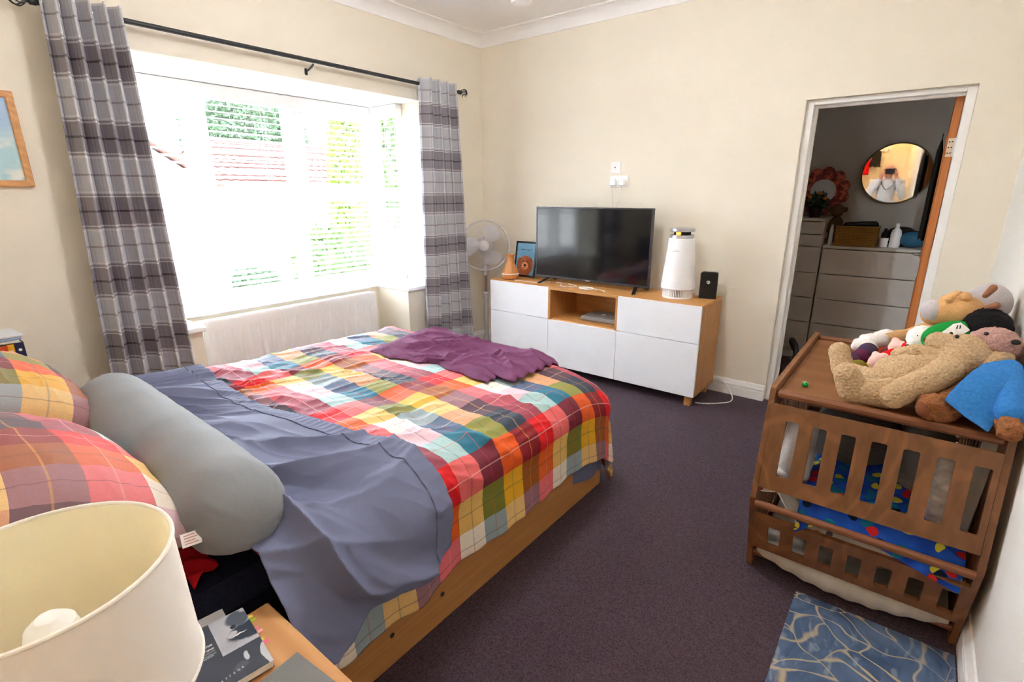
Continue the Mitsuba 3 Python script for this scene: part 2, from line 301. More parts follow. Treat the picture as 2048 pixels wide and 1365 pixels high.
# ------------------------------------------------------------------ venetian blinds
def blind(label, u0, u1, along_x, front, s, z0=0.70, z1=2.03):
    """front: coordinate of the slats' room-side edge; s: +1 towards larger coordinate is outside"""
    k = thing('venetian_blind', label, 'blind')
    def B(u0, u1, d0, d1, z0, z1, b=0.003):
        a, c = front + s * d0, front + s * d1
        return bx(u0, u1, a, c, z0, z1, b) if along_x else bx(a, c, u0, u1, z0, z1, b)
    put('headbox', B(u0, u1, -0.015, 0.05, z1, SOF - 0.004, 0.004), 'm_slat', k)
    t = math.radians(16); N = int((z1 - z0 - 0.03) / 0.042)
    x = np.linspace(-0.025, 0.025, 4); crown = 0.0022 * (1 - (x / 0.025) ** 2)
    for i in range(N):
        z = z1 - 0.03 - i * 0.042
        d = 0.025 + x * math.cos(t) - crown * math.sin(t); h = z + x * math.sin(t) + crown * math.cos(t)
        P = np.zeros((2, 4, 3))
        for j, u in enumerate((u0 + 0.008, u1 - 0.008)):
            P[j, :, 2] = h
            if along_x: P[j, :, 0] = u; P[j, :, 1] = front + s * d
            else: P[j, :, 1] = u; P[j, :, 0] = front + s * d
        g = grid(P, 0.0028)
        put('slat', g, 'm_slat', k, smooth=40)
    put('bottom_rail', B(u0 + 0.005, u1 - 0.005, 0.0, 0.05, z0 - 0.012, z0 + 0.006), 'm_slat', k)
    n = 2 if u1 - u0 < 0.8 else 5
    for i in range(n):
        u = u0 + 0.1 + (u1 - u0 - 0.2) * i / (n - 1)
        for d in (0.0, 0.05):
            c = front + s * d; q = [(u, c, z0), (u, c, z1)] if along_x else [(c, u, z0), (c, u, z1)]
            put('ladder_cord', tube(q, 0.0012, 5), 'm_slat', k)
    return k
blind('wide white venetian blind across the front of the bay window', BX0 + 0.06, -0.79, True, 0.59, 1)
kb = blind('narrow white venetian blind on the right side of the bay window', 0.24, 0.575, False, -0.775, 1)
put('pull_cord', tube([(-0.755, 0.25, 2.03), (-0.755, 0.25, 0.72)], 0.0018, 6), 'm_slat', kb)
put('cord_toggle', lathe([(0, 0), (0.008, 0.002), (0.006, 0.03), (0.002, 0.035), (0, 0.035)], 12, (-0.755, 0.25, 0.69)), 'm_pine', kb, label='small wooden cord toggle')
blind('narrow white venetian blind on the left side of the bay window, behind the long curtain', 0.24, 0.575, False, BX0 + 0.055, -1)
# ------------------------------------------------------------------ outside the window
def tiles(t):
    return t
def pavm(p, n, uv): return mix(S(205, 200, 190), S(180, 175, 165), fbm(p.x * 4, p.y * 4, 0.0, 3))
mat('m_pave', proc(pavm), 0.9, 0.1)
struct('ground', bx(-40, 40, 0.73, 60, -0.75, -0.45, 0), 'm_pave')
diffuse('m_render', S(236, 230, 220))
mat('m_rooftile', proc(lambda p, n, uv: mix(S(128, 90, 82), S(104, 74, 72), fbm(p.x * 3, p.y * 3, p.z * 3, 2))), 0.85, 0.1)
scene['m_leaf'] = {'type': 'twosided', 'bsdf': {'type': 'principled', 'base_color': rgb(S(92, 128, 58)), 'roughness': 0.6, 'specular': 0.2}}
scene['m_leaf2'] = {'type': 'twosided', 'bsdf': {'type': 'principled', 'base_color': rgb(S(138, 168, 72)), 'roughness': 0.6, 'specular': 0.2}}
scene['m_leaf3'] = {'type': 'twosided', 'bsdf': {'type': 'principled', 'base_color': rgb(S(70, 98, 66)), 'roughness': 0.6, 'specular': 0.2}}
mat('m_bark', S(90, 72, 58), 0.9, 0.1)
mat('m_flower', S(190, 90, 100), 0.8, 0.1)
def leaves(center, rad, n, size, seed, shape=None):
    r = np.random.default_rng(seed); d = r.normal(size=(n, 3)); d /= np.linalg.norm(d, axis=1)[:, None]
    rr = r.uniform(0.35, 1, n) ** 0.5
    bump = 0.75 + 0.5 * meshkit.fbm(d * 2.2 + seed, 2, seed)
    P = np.array(center) + d * (rr * bump)[:, None] * np.array(rad)
    if shape is not None: P = shape(P, r)
    u = r.normal(size=(n, 3)); u /= np.linalg.norm(u, axis=1)[:, None]; w = np.cross(u, r.normal(size=(n, 3))); w /= np.linalg.norm(w, axis=1)[:, None]
    s = size * r.uniform(0.6, 1.3, n)[:, None]
    V = np.stack([P - u * s, P + w * s * 0.55, P + u * s, P - w * s * 0.55], 1).reshape(-1, 3); i = np.arange(n) * 4
    return trimesh.Trimesh(V, np.concatenate([np.stack([i, i + 1, i + 2], 1), np.stack([i, i + 2, i + 3], 1)]), process=False)
def tree(base, label, c, rad, n, size, leaf, seed, trunk=True, cat_='tree', shape=None):
    k = thing(base, label, cat_)
    put('foliage', leaves(c, rad, n, size, seed, shape), leaf, k, smooth=False, kind='stuff')
    if trunk: put('trunk', tube(spline([(c[0], c[1], -0.45), (c[0] + 0.1, c[1], c[2] * 0.5), (c[0], c[1], c[2] + rad[2] * 0.5)], 10), np.linspace(0.16, 0.05, 10) * rad[0] / 1.5, 8), 'm_bark', k)
    return k
def house(base, label, x0, x1, y0, y1, ze, zr, hip, zg=-0.45, rows=11):
    """low house, ridge along x, roof of tile courses"""
    k = thing(base, label, 'house')
    put('wall', bx(x0, x1, y0, y1, zg, ze, 0), 'm_render', k)
    ym = (y0 + y1) / 2; o = 0.35
    for s, ya in ((-1, y0 - o), (1, y1 + o)):
        for i in range(rows):
            t0, t1 = i / rows, (i + 1.12) / rows
            def at(t, lift): return ya + (ym - ya) * t, ze - 0.12 + (zr - ze + 0.12) * t + lift
            ya0, za0 = at(t0, 0.05); ya1, za1 = at(min(t1, 1), 0.0); w0, w1 = hip * t0, hip * min(t1, 1)
            xs = np.linspace(0, 1, 60); wv = 0.018 * np.cos(xs * (x1 - x0 + 2 * o) / 0.3 * 2 * math.pi)
            P = np.zeros((2, 60, 3))
            for r_, (yy, zz, ww) in enumerate(((ya0, za0, w0), (ya1, za1, w1))): P[r_, :, 0] = x0 - o + ww + xs * (x1 - x0 + 2 * o - 2 * ww); P[r_, :, 1] = yy; P[r_, :, 2] = zz + wv
            put('tile_course', grid(P if s < 0 else P[::-1], 0.03), 'm_rooftile', k)
    put('ridge', tube([(x0 - o + hip, ym, zr + 0.03), (x1 + o - hip, ym, zr + 0.03)], 0.11, 8), 'm_rooftile', k)
    for xe, xr in ((x0 - o, x0 - o + hip), (x1 + o, x1 + o - hip)):
        put('roof_end', trimesh.Trimesh([[xe, y0 - o, ze - 0.12], [xe, y1 + o, ze - 0.12], [xr, ym, zr]], [[0, 1, 2]] if xe < xr else [[0, 2, 1]], process=False), 'm_rooftile', k, smooth=False)
    put('gutter', bx(x0 - o, x1 + o, y0 - o - 0.08, y0 - o, ze - 0.2, ze - 0.1, 0.01), 'm_upvc', k)
    return k
h = house('house', 'low pale house with a tiled roof seen through the middle panes of the bay window', 2.6, 10.4, 12.0, 17.0, 1.75, 3.0, 1.3)
for x in (4.2, 7.4):
    f = put('window', cat([bx(x, x + 1.5, 11.95, 12.0, 0.5, 0.55, 0), bx(x, x + 1.5, 11.95, 12.0, 1.4, 1.45, 0), bx(x, x + 0.06, 11.95, 12.0, 0.5, 1.45, 0), bx(x + 1.44, x + 1.5, 11.95, 12.0, 0.5, 1.45, 0), bx(x + 0.72, x + 0.78, 11.95, 12.0, 0.5, 1.45, 0)]), 'm_upvc', h)
    put('pane', bx(x + 0.05, x + 1.45, 11.985, 11.995, 0.54, 1.41, 0), 'm_greyplastic', f)
put('chimney', bx(8.3, 8.9, 14.2, 14.8, 2.6, 3.9, 0.02), 'm_rooftile', h)
g = thing('garage', 'small pale gabled garage beyond the left pane of the bay window', 'garage')
put('wall', extr(Polygon([(-0.9, -0.45), (1.7, -0.45), (1.7, 1.5), (0.4, 2.4), (-0.9, 1.5)]), 4.5, 'y', 9.5), 'm_render', g, smooth=False)
for s in (-1, 1):
    P = np.zeros((2, 2, 3)); P[0, :, 1], P[1, :, 1] = 9.25, 14.2
    P[:, 0, 0], P[:, 0, 2] = 0.4, 2.46; P[:, 1, 0], P[:, 1, 2] = 0.4 + s * 1.6, 1.36
    put('roof_slope', grid(P, 0.06 * s), 'm_rooftile', g, smooth=False)
put('door', bx(-0.6, 1.4, 9.46, 9.5, -0.45, 1.35, 0.01), 'm_upvc', g)
tree('conifer', 'bright yellow-green conifer by the right pane of the bay window', (2.5, 5.5, 1.2), (0.5, 0.5, 2.2), 9000, 0.07, 'm_leaf2', 3, trunk=True)
tree('tree', 'tall bluish green tree behind the house seen through the middle pane', (8.0, 20.5, 3.5), (2.5, 2.2, 2.6), 14000, 0.11, 'm_leaf3', 4)
tree('tree', 'dark green tree behind the house, right of the tall one', (14.2, 20.0, 3.2), (1.9, 1.9, 2.2), 10000, 0.11, 'm_leaf3', 5)
tree('tree', 'pale green tree behind the garage seen through the left pane', (2.6, 22.0, 2.9), (2.2, 2.0, 1.5), 5000, 0.2, 'm_leaf', 6)
tree('tree', 'broad green tree seen through the right side window of the bay', (5.2, 7.6, 1.6), (1.5, 1.3, 2.4), 8000, 0.14, 'm_leaf', 8)
tree('shrub', 'low green shrub under the right pane of the bay window', (0.9, 4.0, 0.25), (0.55, 0.7, 0.7), 5000, 0.06, 'm_leaf', 9, False, 'shrub')
tree('shrub', 'flowering shrub below the middle pane of the bay window', (-0.25, 4.2, -0.05), (0.5, 0.5, 0.45), 3000, 0.05, 'm_leaf3', 10, False, 'shrub')
tree('shrub', 'yellowish shrub beside the right side window', (1.9, 2.6, 0.3), (0.7, 0.7, 0.9), 5000, 0.06, 'm_leaf2', 12, False, 'shrub')
k = thing('garden_wall', 'pale low garden wall behind the shrubs outside', 'wall')
put('panel', bx(-9, 9, 6.6, 6.75, -0.45, 0.55, 0.01), 'm_render', k); put('coping', bx(-9, 9, 6.55, 6.8, 0.55, 0.62, 0.01), 'm_pave', k)
# ------------------------------------------------------------------ curtain rod, curtains, radiator
ry, rz = -0.092, 2.224
k = thing('curtain_rod', 'long black metal curtain rod above the bay window with wire cage ends', 'curtain rod')
put('rod', tube([(-3.03, ry, rz), (-0.385, ry, rz)], 0.0125, 16), 'm_iron', k)
for x, s in ((-3.03, -1), (-0.385, 1)):
    f = put('finial', lathe([(0, -0.004), (0.016, -0.004), (0.016, 0.018), (0.010, 0.022), (0.010, 0.03), (0, 0.03)], 20).apply_transform(np.array(T().translate([x, ry, rz]).rotate([0, 1, 0], 90 * s).matrix)), 'm_iron', k)
    for i in range(6):
        a0 = i / 6 * 2 * math.pi; tt = np.linspace(0, 1, 14)
        r = 0.026 * np.sin(tt * math.pi) ** 0.8 + 0.004; a = a0 + tt * 2.2
        put('cage_wire', tube(np.c_[x + s * (0.028 + 0.062 * tt), ry + r * np.cos(a), rz + r * np.sin(a)], 0.0028, 6), 'm_iron', f)
    put('cage_knob', ball((x + s * 0.093, ry, rz), 0.008), 'm_iron', f)
for x in (-2.98, -1.705, -0.46):
    b = put('bracket', cat([tube([(x, -0.004, rz - 0.045), (x, -0.03, rz - 0.045), (x, -0.075, rz - 0.03), (x, ry, rz - 0.018)], 0.006, 8), bx(x - 0.010, x + 0.010, -0.006, 0, rz - 0.070, rz - 0.030, 0.002)]), 'm_iron', k)
def curtain(label, xt0, xt1, xb0, xb1, folds, amp, seed, ztop=2.262, zbot=0.025):
    k = thing('curtain', label, 'curtain')
    nu, nz = folds * 26, 70
    s = np.linspace(0, 1, nu); zz = np.linspace(zbot, ztop, nz)
    P = np.zeros((nz, nu, 3)); uv = np.zeros((nz, nu, 2))
    for i, z in enumerate(zz):
        t = (z - zbot) / (ztop - zbot); w = 1 - t
        x0, x1 = xb0 + (xt0 - xb0) * t, xb1 + (xt1 - xb1) * t
        jit = 0.35 * w * (meshkit.fbm(np.c_[s * folds * 0.8, np.full(nu, z * 0.9), np.full(nu, seed)], 2, seed) - 0.5)
        ph = (s * folds + jit) * 2 * math.pi
        a = amp * (0.85 + 0.35 * w * (meshkit.fbm(np.c_[s * folds * 0.5, np.full(nu, z), np.full(nu, seed + 5)], 2, seed) - 0.3))
        sw = 0.16 * (x1 - x0) / folds * np.sin(2 * ph)
        P[i, :, 0] = x0 + s * (x1 - x0) + sw
        P[i, :, 1] = ry - 0.042 - 0.006 * w + a * np.sin(ph)
        P[i, :, 2] = z
        uv[i, :, 1] = z
    L = np.r_[0, np.cumsum(np.linalg.norm(np.diff(P[nz // 2], axis=0), axis=1))]
    uv[:, :, 0] = L[None]
    g = grid(P[:, ::-1], 0.0025); uu = uv[:, ::-1].reshape(-1, 2)
    put('cloth', g, 'm_curtain', k, smooth=True, uv=np.vstack([uu, uu]))
    for j in range(2 * folds):
        c = (j // 2 + (0.155 if j % 2 == 0 else 0.345)) / folds
        x = xt0 + (xt1 - xt0) * c
        a = np.linspace(0, 2 * math.pi, 17)
        put('eyelet', tube(np.c_[x + 0 * a + 0.001, ry + 0.022 * np.cos(a), rz + 0.022 * np.sin(a)], 0.0035, 6, False), 'm_chrome', k)
    return k
curtain('long grey tartan curtain hanging left of the bay window', -3.02, -2.725, -3.09, -2.675, 5, 0.055, 3)
curtain('long grey tartan curtain hanging right of the bay window', -0.845, -0.49, -0.90, -0.36, 4, 0.058, 11)
k = thing('radiator', 'long white panel radiator under the bay window sill', 'radiator')
x0, x1, yf, z0, z1 = -2.472, -1.095, 0.272, 0.10, 0.612
n = 41; us = np.linspace(x0 + 0.012, x1 - 0.012, n * 8 + 1); zs = np.r_[z0, np.linspace(z0 + 0.05, z0 + 0.08, 5), np.linspace(z1 - 0.08, z1 - 0.05, 5), z1 - 0.004, z1]
P = np.zeros((len(zs), len(us), 3)); c = np.cos((us - us[0]) / (us[-1] - us[0]) * n * 2 * math.pi)
for i, z in enumerate(zs):
    m = np.clip(min(z - (z0 + 0.05), z1 - 0.05 - z) / 0.03, 0, 1); m = m * m * (3 - 2 * m)
    P[i, :, 0], P[i, :, 1], P[i, :, 2] = us, yf + 0.010 * m * np.clip(0.5 + 0.9 * c, 0, 1) + (0.004 if z == z1 else 0), z
put('front_panel', grid(P, 0.02), 'm_rad', k, smooth=35)
put('back_panel', bx(x0 + 0.01, x1 - 0.01, yf + 0.085, yf + 0.1, z0, z1 - 0.01, 0.004), 'm_rad', k)
for a, b in ((x0, x0 + 0.012), (x1 - 0.012, x1)): put('side_cover', bx(a, b, yf - 0.002, yf + 0.105, z0 - 0.005, z1 + 0.003, 0.004), 'm_rad', k)
gr = put('top_grille', cat([bx(x0 + 0.01, x1 - 0.01, yf, yf + 0.008, z1 - 0.006, z1 + 0.003, 0.002), bx(x0 + 0.01, x1 - 0.01, yf + 0.094, yf + 0.104, z1 - 0.006, z1 + 0.003, 0.002)]), 'm_rad', k)
for i in range(92):
    x = x0 + 0.02 + i * (x1 - x0 - 0.04) / 91
    put('grille_bar', bx(x - 0.004, x + 0.004, yf + 0.006, yf + 0.096, z1 - 0.006, z1 + 0.001, 0.001), 'm_rad', gr)
put('valve', cat([tube([(x1, yf + 0.05, 0.14), (x1 + 0.05, yf + 0.05, 0.14)], 0.01, 10), tube([(x1 + 0.05, yf + 0.05, 0.0), (x1 + 0.05, yf + 0.05, 0.17)], 0.008, 10)]), 'm_chrome', k)
put('valve_head', lathe([(0, 0), (0.02, 0), (0.022, 0.05), (0.016, 0.085), (0, 0.085)], 16, (x1 + 0.05, yf + 0.05, 0.17)), 'm_plastic', k)
for x in (-2.2, -1.4): put('bracket', bx(x - 0.02, x + 0.02, yf + 0.098, 0.405, 0.2, 0.5, 0.003), 'm_rad', k)
# framed picture on the window wall, cut by the left edge of the photo
mat('m_art', proc(lambda p, n, uv: mix(mix(mix(S(176, 212, 220), S(240, 238, 230), smoothstep(0.35, 0.7, fbm(p.x * 9, p.z * 22, 0.0, 3))), S(168, 196, 226), smoothstep(1.66, 1.84, p.z + 0.1 * noise(p.x * 8, p.z * 8, 0.0))),
    S(245, 205, 120), 1 - smoothstep(0.05, 0.085, dr.sqrt(dr.square(p.x + 3.32) + dr.square(p.z - 1.72)) + 0.02 * noise(p.x * 30, p.z * 30, 2.0)))), 0.3, 0.5)
k = thing('picture_frame', 'light wood framed seaside picture on the wall left of the long curtain', 'picture')
fx0, fx1, fz0, fz1 = -3.60, -3.165, 1.453, 1.858
put('frame', cat([bx(fx0, fx1, -0.022, -0.002, fz0, fz0 + 0.028, 0.003), bx(fx0, fx1, -0.022, -0.002, fz1 - 0.028, fz1, 0.003), bx(fx0, fx0 + 0.028, -0.022, -0.002, fz0, fz1, 0.003), bx(fx1 - 0.028, fx1, -0.022, -0.002, fz0, fz1, 0.003)]), 'm_pine', k)
put('print', bx(fx0 + 0.02, fx1 - 0.02, -0.012, -0.003, fz0 + 0.02, fz1 - 0.02, 0), 'm_art', k, smooth=False)
# ------------------------------------------------------------------ sideboard
SX0, SX1, SY0, SY1, SZ0, SZ1 = -0.45, -0.035, -2.258, -0.458, 0.075, 0.715
k = thing('sideboard', 'low oak sideboard with white fronts and an open middle niche under the television', 'sideboard')
ya, yb = -1.058, -1.658      # divider planes
put('top', bx(SX0 + 0.002, SX1, SY0, SY1, SZ1 - 0.018, SZ1, 0.0015), 'm_oaky', k)
for a in (SY0, SY1 - 0.018): put('side_panel', bx(SX0 + 0.019, SX1, a, a + 0.018, SZ0, SZ1 - 0.018, 0.0015), 'm_oakz', k)
for y in (ya, yb): put('divider', bx(SX0 + 0.002, SX1, y - 0.018, y + 0.018, SZ0 + 0.37, SZ1 - 0.018, 0.001), 'm_oakz', k)
put('base', bx(SX0 + 0.02, SX1, SY0 + 0.018, SY1 - 0.018, SZ0, SZ0 + 0.018, 0.001), 'm_oaky', k)
put('back', bx(SX1 - 0.008, SX1, SY0 + 0.018, SY1 - 0.018, SZ0, SZ1 - 0.018, 0), 'm_oaky', k)
put('niche_shelf', bx(SX0 + 0.02, SX1 - 0.008, yb + 0.018, ya - 0.018, SZ0 + 0.37, SZ0 + 0.388, 0.001), 'm_oaky', k)
put('niche_rail', bx(SX0 + 0.001, SX0 + 0.02, yb + 0.004, ya - 0.004, SZ1 - 0.022, SZ1, 0.001), 'm_oaky', k)
g = 0.0018
for (y0, y1, z0, z1) in ((ya, SY1, SZ0 + 0.38, SZ1 - 0.001), (ya, SY1, SZ0, SZ0 + 0.38), (yb, ya, SZ0, SZ0 + 0.38), (SY0, yb, SZ0 + 0.38, SZ1 - 0.001), (SY0, yb, SZ0, SZ0 + 0.38)):
    put('drawer_front', bx(SX0, SX0 + 0.018, y0 + g, y1 - g, z0 + g, z1 - g, 0.0012), 'm_whitelac', k)
for y in (SY0 + 0.05, SY1 - 0.05):
    for x in (SX0 + 0.05, SX1 - 0.05): put('leg', bx(x - 0.022, x + 0.022, y - 0.022, y + 0.022, 0, SZ0, 0.002), 'm_oakz', k)
# ------------------------------------------------------------------ television
mat('m_screen', S(14, 15, 17), 0.08, 0.6)
mat('m_bezel', S(70, 72, 78), 0.25, 0.6, 0.6)
TX, TY0, TY1, TZ0, TZ1 = -0.245, -1.792, -0.788, 0.748, 1.316
k = thing('television', 'large black flat screen television standing on the sideboard', 'television')
put('back_cover', hullp([(x, y, z) for x, i in ((TX + 0.03, 0), (TX + 0.055, 0.06)) for y in (TY0 + 0.004 + i, TY1 - 0.004 - i) for z in (TZ0 + 0.004 + i * 0.5, TZ1 - 0.004 - i * 3)]), 'm_black', k)
put('bezel', cat([bx(TX - 0.002, TX + 0.03, TY0, TY0 + 0.011, TZ0, TZ1, 0.002), bx(TX - 0.002, TX + 0.03, TY1 - 0.011, TY1, TZ0, TZ1, 0.002), bx(TX - 0.002, TX + 0.03, TY0, TY1, TZ1 - 0.011, TZ1, 0.002), bx(TX - 0.004, TX + 0.03, TY0, TY1, TZ0, TZ0 + 0.018, 0.003)]), 'm_bezel', k)
put('screen', bx(TX + 0.002, TX + 0.03, TY0 + 0.009, TY1 - 0.009, TZ0 + 0.016, TZ1 - 0.009, 0), 'm_screen', k, smooth=False)
put('badge', bx(TX - 0.0055, TX - 0.003, -1.31, -1.27, TZ0 + 0.004, TZ0 + 0.014, 0.001), 'm_chrome', k)
for y, s in ((-0.93, 1), (-1.70, -1)):
    for d in (-1, 1):
        put('foot', hullp([(TX + 0.015 + 0.02 * d + a, y + b, TZ0 + 0.006) for a in (-0.012, 0.012) for b in (-0.012, 0.012)] + [(TX + 0.015 + 0.125 * d + a, y + s * 0.03 + b, SZ1 + c) for a in (-0.012, 0.012) for b in (-0.008, 0.008) for c in (0.0, 0.006)]), 'm_black', k)
# ------------------------------------------------------------------ pedestal fan
mat('m_fangrey', S(196, 194, 196), 0.45, 0.4)
mat('m_blade', S(214, 213, 214), 0.4, 0.4)
FC = np.array([-0.27, -0.245, 0.972])
k = thing('pedestal_fan', 'light grey pedestal fan standing between the right curtain and the sideboard', 'fan')
def fanM(): # local z = fan axis pointing into the room
    d = np.array([-0.80, -0.58, 0.08]); d /= np.linalg.norm(d); u = np.cross([0, 0, 1.0], d); u /= np.linalg.norm(u); w = np.cross(d, u)
    M = np.eye(4); M[:3, 0], M[:3, 1], M[:3, 2], M[:3, 3] = u, w, d, FC; return M
FM = fanM()
def fl(q): q.apply_transform(FM); return q
put('base', cat([lathe([(0, 0), (0.12, 0), (0.12, 0.012), (0.06, 0.03), (0.03, 0.04), (0, 0.04)], 32, (FC[0] + 0.03, FC[1] + 0.02, 0))] + [bx(-0.22, 0.22, -0.028, 0.028, 0, 0.022, 0.008).apply_transform(np.array(T().translate([FC[0] + 0.03, FC[1] + 0.02, 0]).rotate([0, 0, 1], a).matrix)) for a in (37, 127)]), 'm_fangrey', k)
px_, py_ = FC[0] + 0.03, FC[1] + 0.02
put('lower_pole', tube([(px_, py_, 0.03), (px_, py_, 0.50)], 0.019, 20), 'm_fangrey', k)
put('height_collar', lathe([(0, 0), (0.027, 0), (0.027, 0.05), (0.021, 0.06), (0, 0.06)], 20, (px_, py_, 0.49)), 'm_fangrey', k)
put('upper_pole', tube([(px_, py_, 0.55), (px_, py_, 0.72)], 0.013, 16), 'm_chrome', k)
put('control_box', cat([bx(px_ - 0.035, px_ + 0.03, py_ - 0.03, py_ + 0.03, 0.70, 0.80, 0.012), tube([(px_, py_, 0.79), (px_, py_, 0.93)], 0.02, 14)]), 'm_fangrey', k)
put('motor', fl(lathe([(0, -0.17), (0.05, -0.165), (0.075, -0.13), (0.08, -0.05), (0.07, -0.035), (0, -0.035)], 28)), 'm_fangrey', k)
gc = put('front_guard', fl(cat([tube(np.c_[0.218 * np.cos(a), 0.218 * np.sin(a), 0 * a], 0.006, 8, False) for a in [np.linspace(0, 2 * math.pi, 73)]] + [lathe([(0, 0.05), (0.045, 0.05), (0.045, 0.062), (0.03, 0.068), (0, 0.068)], 28)])), 'm_fangrey', k)
ws = []
for i in range(96):
    a = i / 96 * 2 * math.pi; t = np.linspace(0, 1, 7); r = 0.04 + (0.216 - 0.04) * t; aa = a + 0.5 * t
    z = 0.055 * np.cos(t * math.pi / 2) ** 0.6
    ws.append(tube(np.c_[r * np.cos(aa), r * np.sin(aa), z], 0.0011, 3, False))
put('guard_wire', fl(cat(ws)), 'm_fangrey', gc, kind='stuff')
a = np.linspace(0, 2 * math.pi, 73)
rg = put('rear_guard', fl(tube(np.c_[0.218 * np.cos(a), 0.218 * np.sin(a), 0 * a - 0.012], 0.005, 8, False)), 'm_fangrey', k)
ws = []
for i in range(60):
    a = i / 60 * 2 * math.pi; t = np.linspace(0, 1, 6); r = 0.06 + (0.216 - 0.06) * t
    ws.append(tube(np.c_[r * np.cos(a), r * np.sin(a), -0.012 - 0.06 * np.cos(t * math.pi / 2) ** 0.6], 0.0011, 3, False))
put('guard_wire', fl(cat(ws)), 'm_fangrey', rg, kind='stuff')
put('hub', fl(lathe([(0, -0.03), (0.032, -0.03), (0.032, 0.02), (0.02, 0.032), (0, 0.034)], 24)), 'm_blade', k)
for i in range(3):
    a0 = math.radians(52 + 120 * i); R, A = np.meshgrid(np.linspace(0.025, 0.192, 12), np.linspace(-1, 1, 14), indexing='ij')
    t = (R - 0.025) / 0.167; hw = 0.30 + 0.30 * np.sin(np.clip(t, 0, 1) * 2.6); edge = np.sqrt(np.clip(1 - np.clip((t - 0.75) / 0.25, 0, 1) ** 2, 0.12, 1))
    ang = a0 + A * hw * edge + 0.25 * t
    put('blade', fl(grid(np.stack([R * np.cos(ang), R * np.sin(ang), 0.022 * A * (1 - 0.3 * t) - 0.002], -1), 0.002)), 'm_blade', k, smooth=40)
# ------------------------------------------------------------------ things on the sideboard
mat('m_vase', wood(S(216, 150, 92), S(196, 128, 70), 1, 2.0), 0.35, 0.4)
k = thing('diffuser', 'small wooden vase shaped aroma diffuser on the left end of the sideboard', 'diffuser')
pr_ = [(0, 0), (0.048, 0), (0.062, 0.012), (0.068, 0.035), (0.064, 0.065), (0.05, 0.10), (0.033, 0.14), (0.027, 0.165), (0.030, 0.19), (0.038, 0.207), (0.034, 0.207), (0.025, 0.19), (0.02, 0.16), (0, 0.15)]
vc = (-0.325, -0.58, SZ1)
v = lathe([(r * 1.08, z) for r, z in pr_], 48, vc); put('body', v, 'm_vase', k, smooth=40)
put('light_ring', lathe([(0.0715, 0.044), (0.0742, 0.045), (0.0742, 0.05), (0.0705, 0.051)], 48, vc), 'm_plastic', k)
# framed print of a dog, half behind the television
def dog(p, n, uv):
    u, v = uv.x, uv.y
    bg = mix(S(88, 140, 172), S(112, 160, 186), v)
    w = 0.05 * fbm(u * 26, v * 26, 0.0, 2)
    d = lambda cx, cy, rx, ry: dr.sqrt(dr.square((u - cx) / rx) + dr.square((v - cy) / ry)) + w * 3 - 0.07
    fur = mix(S(118, 58, 32), S(196, 108, 62), fbm(u * 38, v * 30, 3.0, 3))
    c = mix(bg, fur, 1 - smoothstep(0.95, 1.05, d(0.5, 0.40, 0.33, 0.22)))
    for s in (-1, 1): c = mix(c, fur * 0.75, 1 - smoothstep(0.95, 1.05, d(0.5 + s * 0.30, 0.33, 0.14, 0.22)))
    c = mix(c, fur * 0.9, 1 - smoothstep(0.95, 1.05, d(0.5, 0.14, 0.34, 0.16)))
    c = mix(c, mix(S(196, 128, 88), S(220, 160, 120), fbm(u * 40, v * 40, 0.0, 2)), 1 - smoothstep(0.9, 1.1, d(0.5, 0.29, 0.19, 0.12)))
    dark = mi.Color3f(S(38, 26, 24))
    for s in (-1, 1): c = mix(c, dark, 1 - smoothstep(0.8, 1.0, d(0.5 + s * 0.11, 0.43, 0.035, 0.028)))
    c = mix(c, dark, 1 - smoothstep(0.85, 1.0, d(0.5, 0.31, 0.07, 0.045)))
    return mix(c, dark, 0.7 * (1 - smoothstep(0.85, 1.0, d(0.5, 0.23, 0.10, 0.012))))
mat('m_dogprint', proc(dog), 0.35, 0.4)
k = thing('dog_picture', 'black framed print of a brown curly dog on blue, half behind the television', 'picture')
def fm(u0, u1, v0, v1, d0, d1, b=0.002):
    q = bx(d0, d1, u0, u1, v0, v1, b); rot(q, [0, 1, 0], 9); rot(q, [0, 0, 1], -4); return mv(q, -0.175, -0.505, SZ1 + 0.0035)
W_, H_ = 0.235, 0.305
put('frame', cat([fm(-W_, 0, 0, 0.016, -0.016, 0), fm(-W_, 0, H_ - 0.016, H_, -0.016, 0), fm(-0.016, 0, 0, H_, -0.016, 0), fm(-W_, -W_ + 0.016, 0, H_, -0.016, 0)]), 'm_black', k)
a = rot(grid(np.array([[[-0.010, -0.016, 0.016], [-0.010, -W_ + 0.016, 0.016]], [[-0.010, -0.016, H_ - 0.016], [-0.010, -W_ + 0.016, H_ - 0.016]]])), [0, 1, 0], 9); rot(a, [0, 0, 1], -4); mv(a, -0.175, -0.505, SZ1 + 0.0035)
put('print', a, 'm_dogprint', k, smooth=False, uv=np.array([[0, 0], [1, 0], [0, 1], [1, 1]], float))
put('backing', fm(-W_ + 0.004, -0.004, 0.004, H_ - 0.004, -0.004, 0.0), 'm_dark', k)
def handwriting(seed, y0, w, h):
    r = np.random.default_rng(seed); t = np.linspace(0, 1, 60); x = t * w + 0.12 * h * np.sin(t * 40); z = h * (0.35 * np.sin(t * 38 + r.uniform(0, 6)) * (0.6 + 0.5 * np.sin(t * 9 + seed)))
    q = tube(np.c_[0 * t - 0.0112, -(y0 + x), H_ - 0.072 + z], 0.0009, 4); rot(q, [0, 1, 0], 9); rot(q, [0, 0, 1], -4); return mv(q, -0.175, -0.505, SZ1 + 0.0035)
put('lettering', cat([handwriting(1, 0.065, 0.045, 0.012), handwriting(5, 0.125, 0.05, 0.012)]), 'm_dark', k, label='dark handwritten script above the dog')
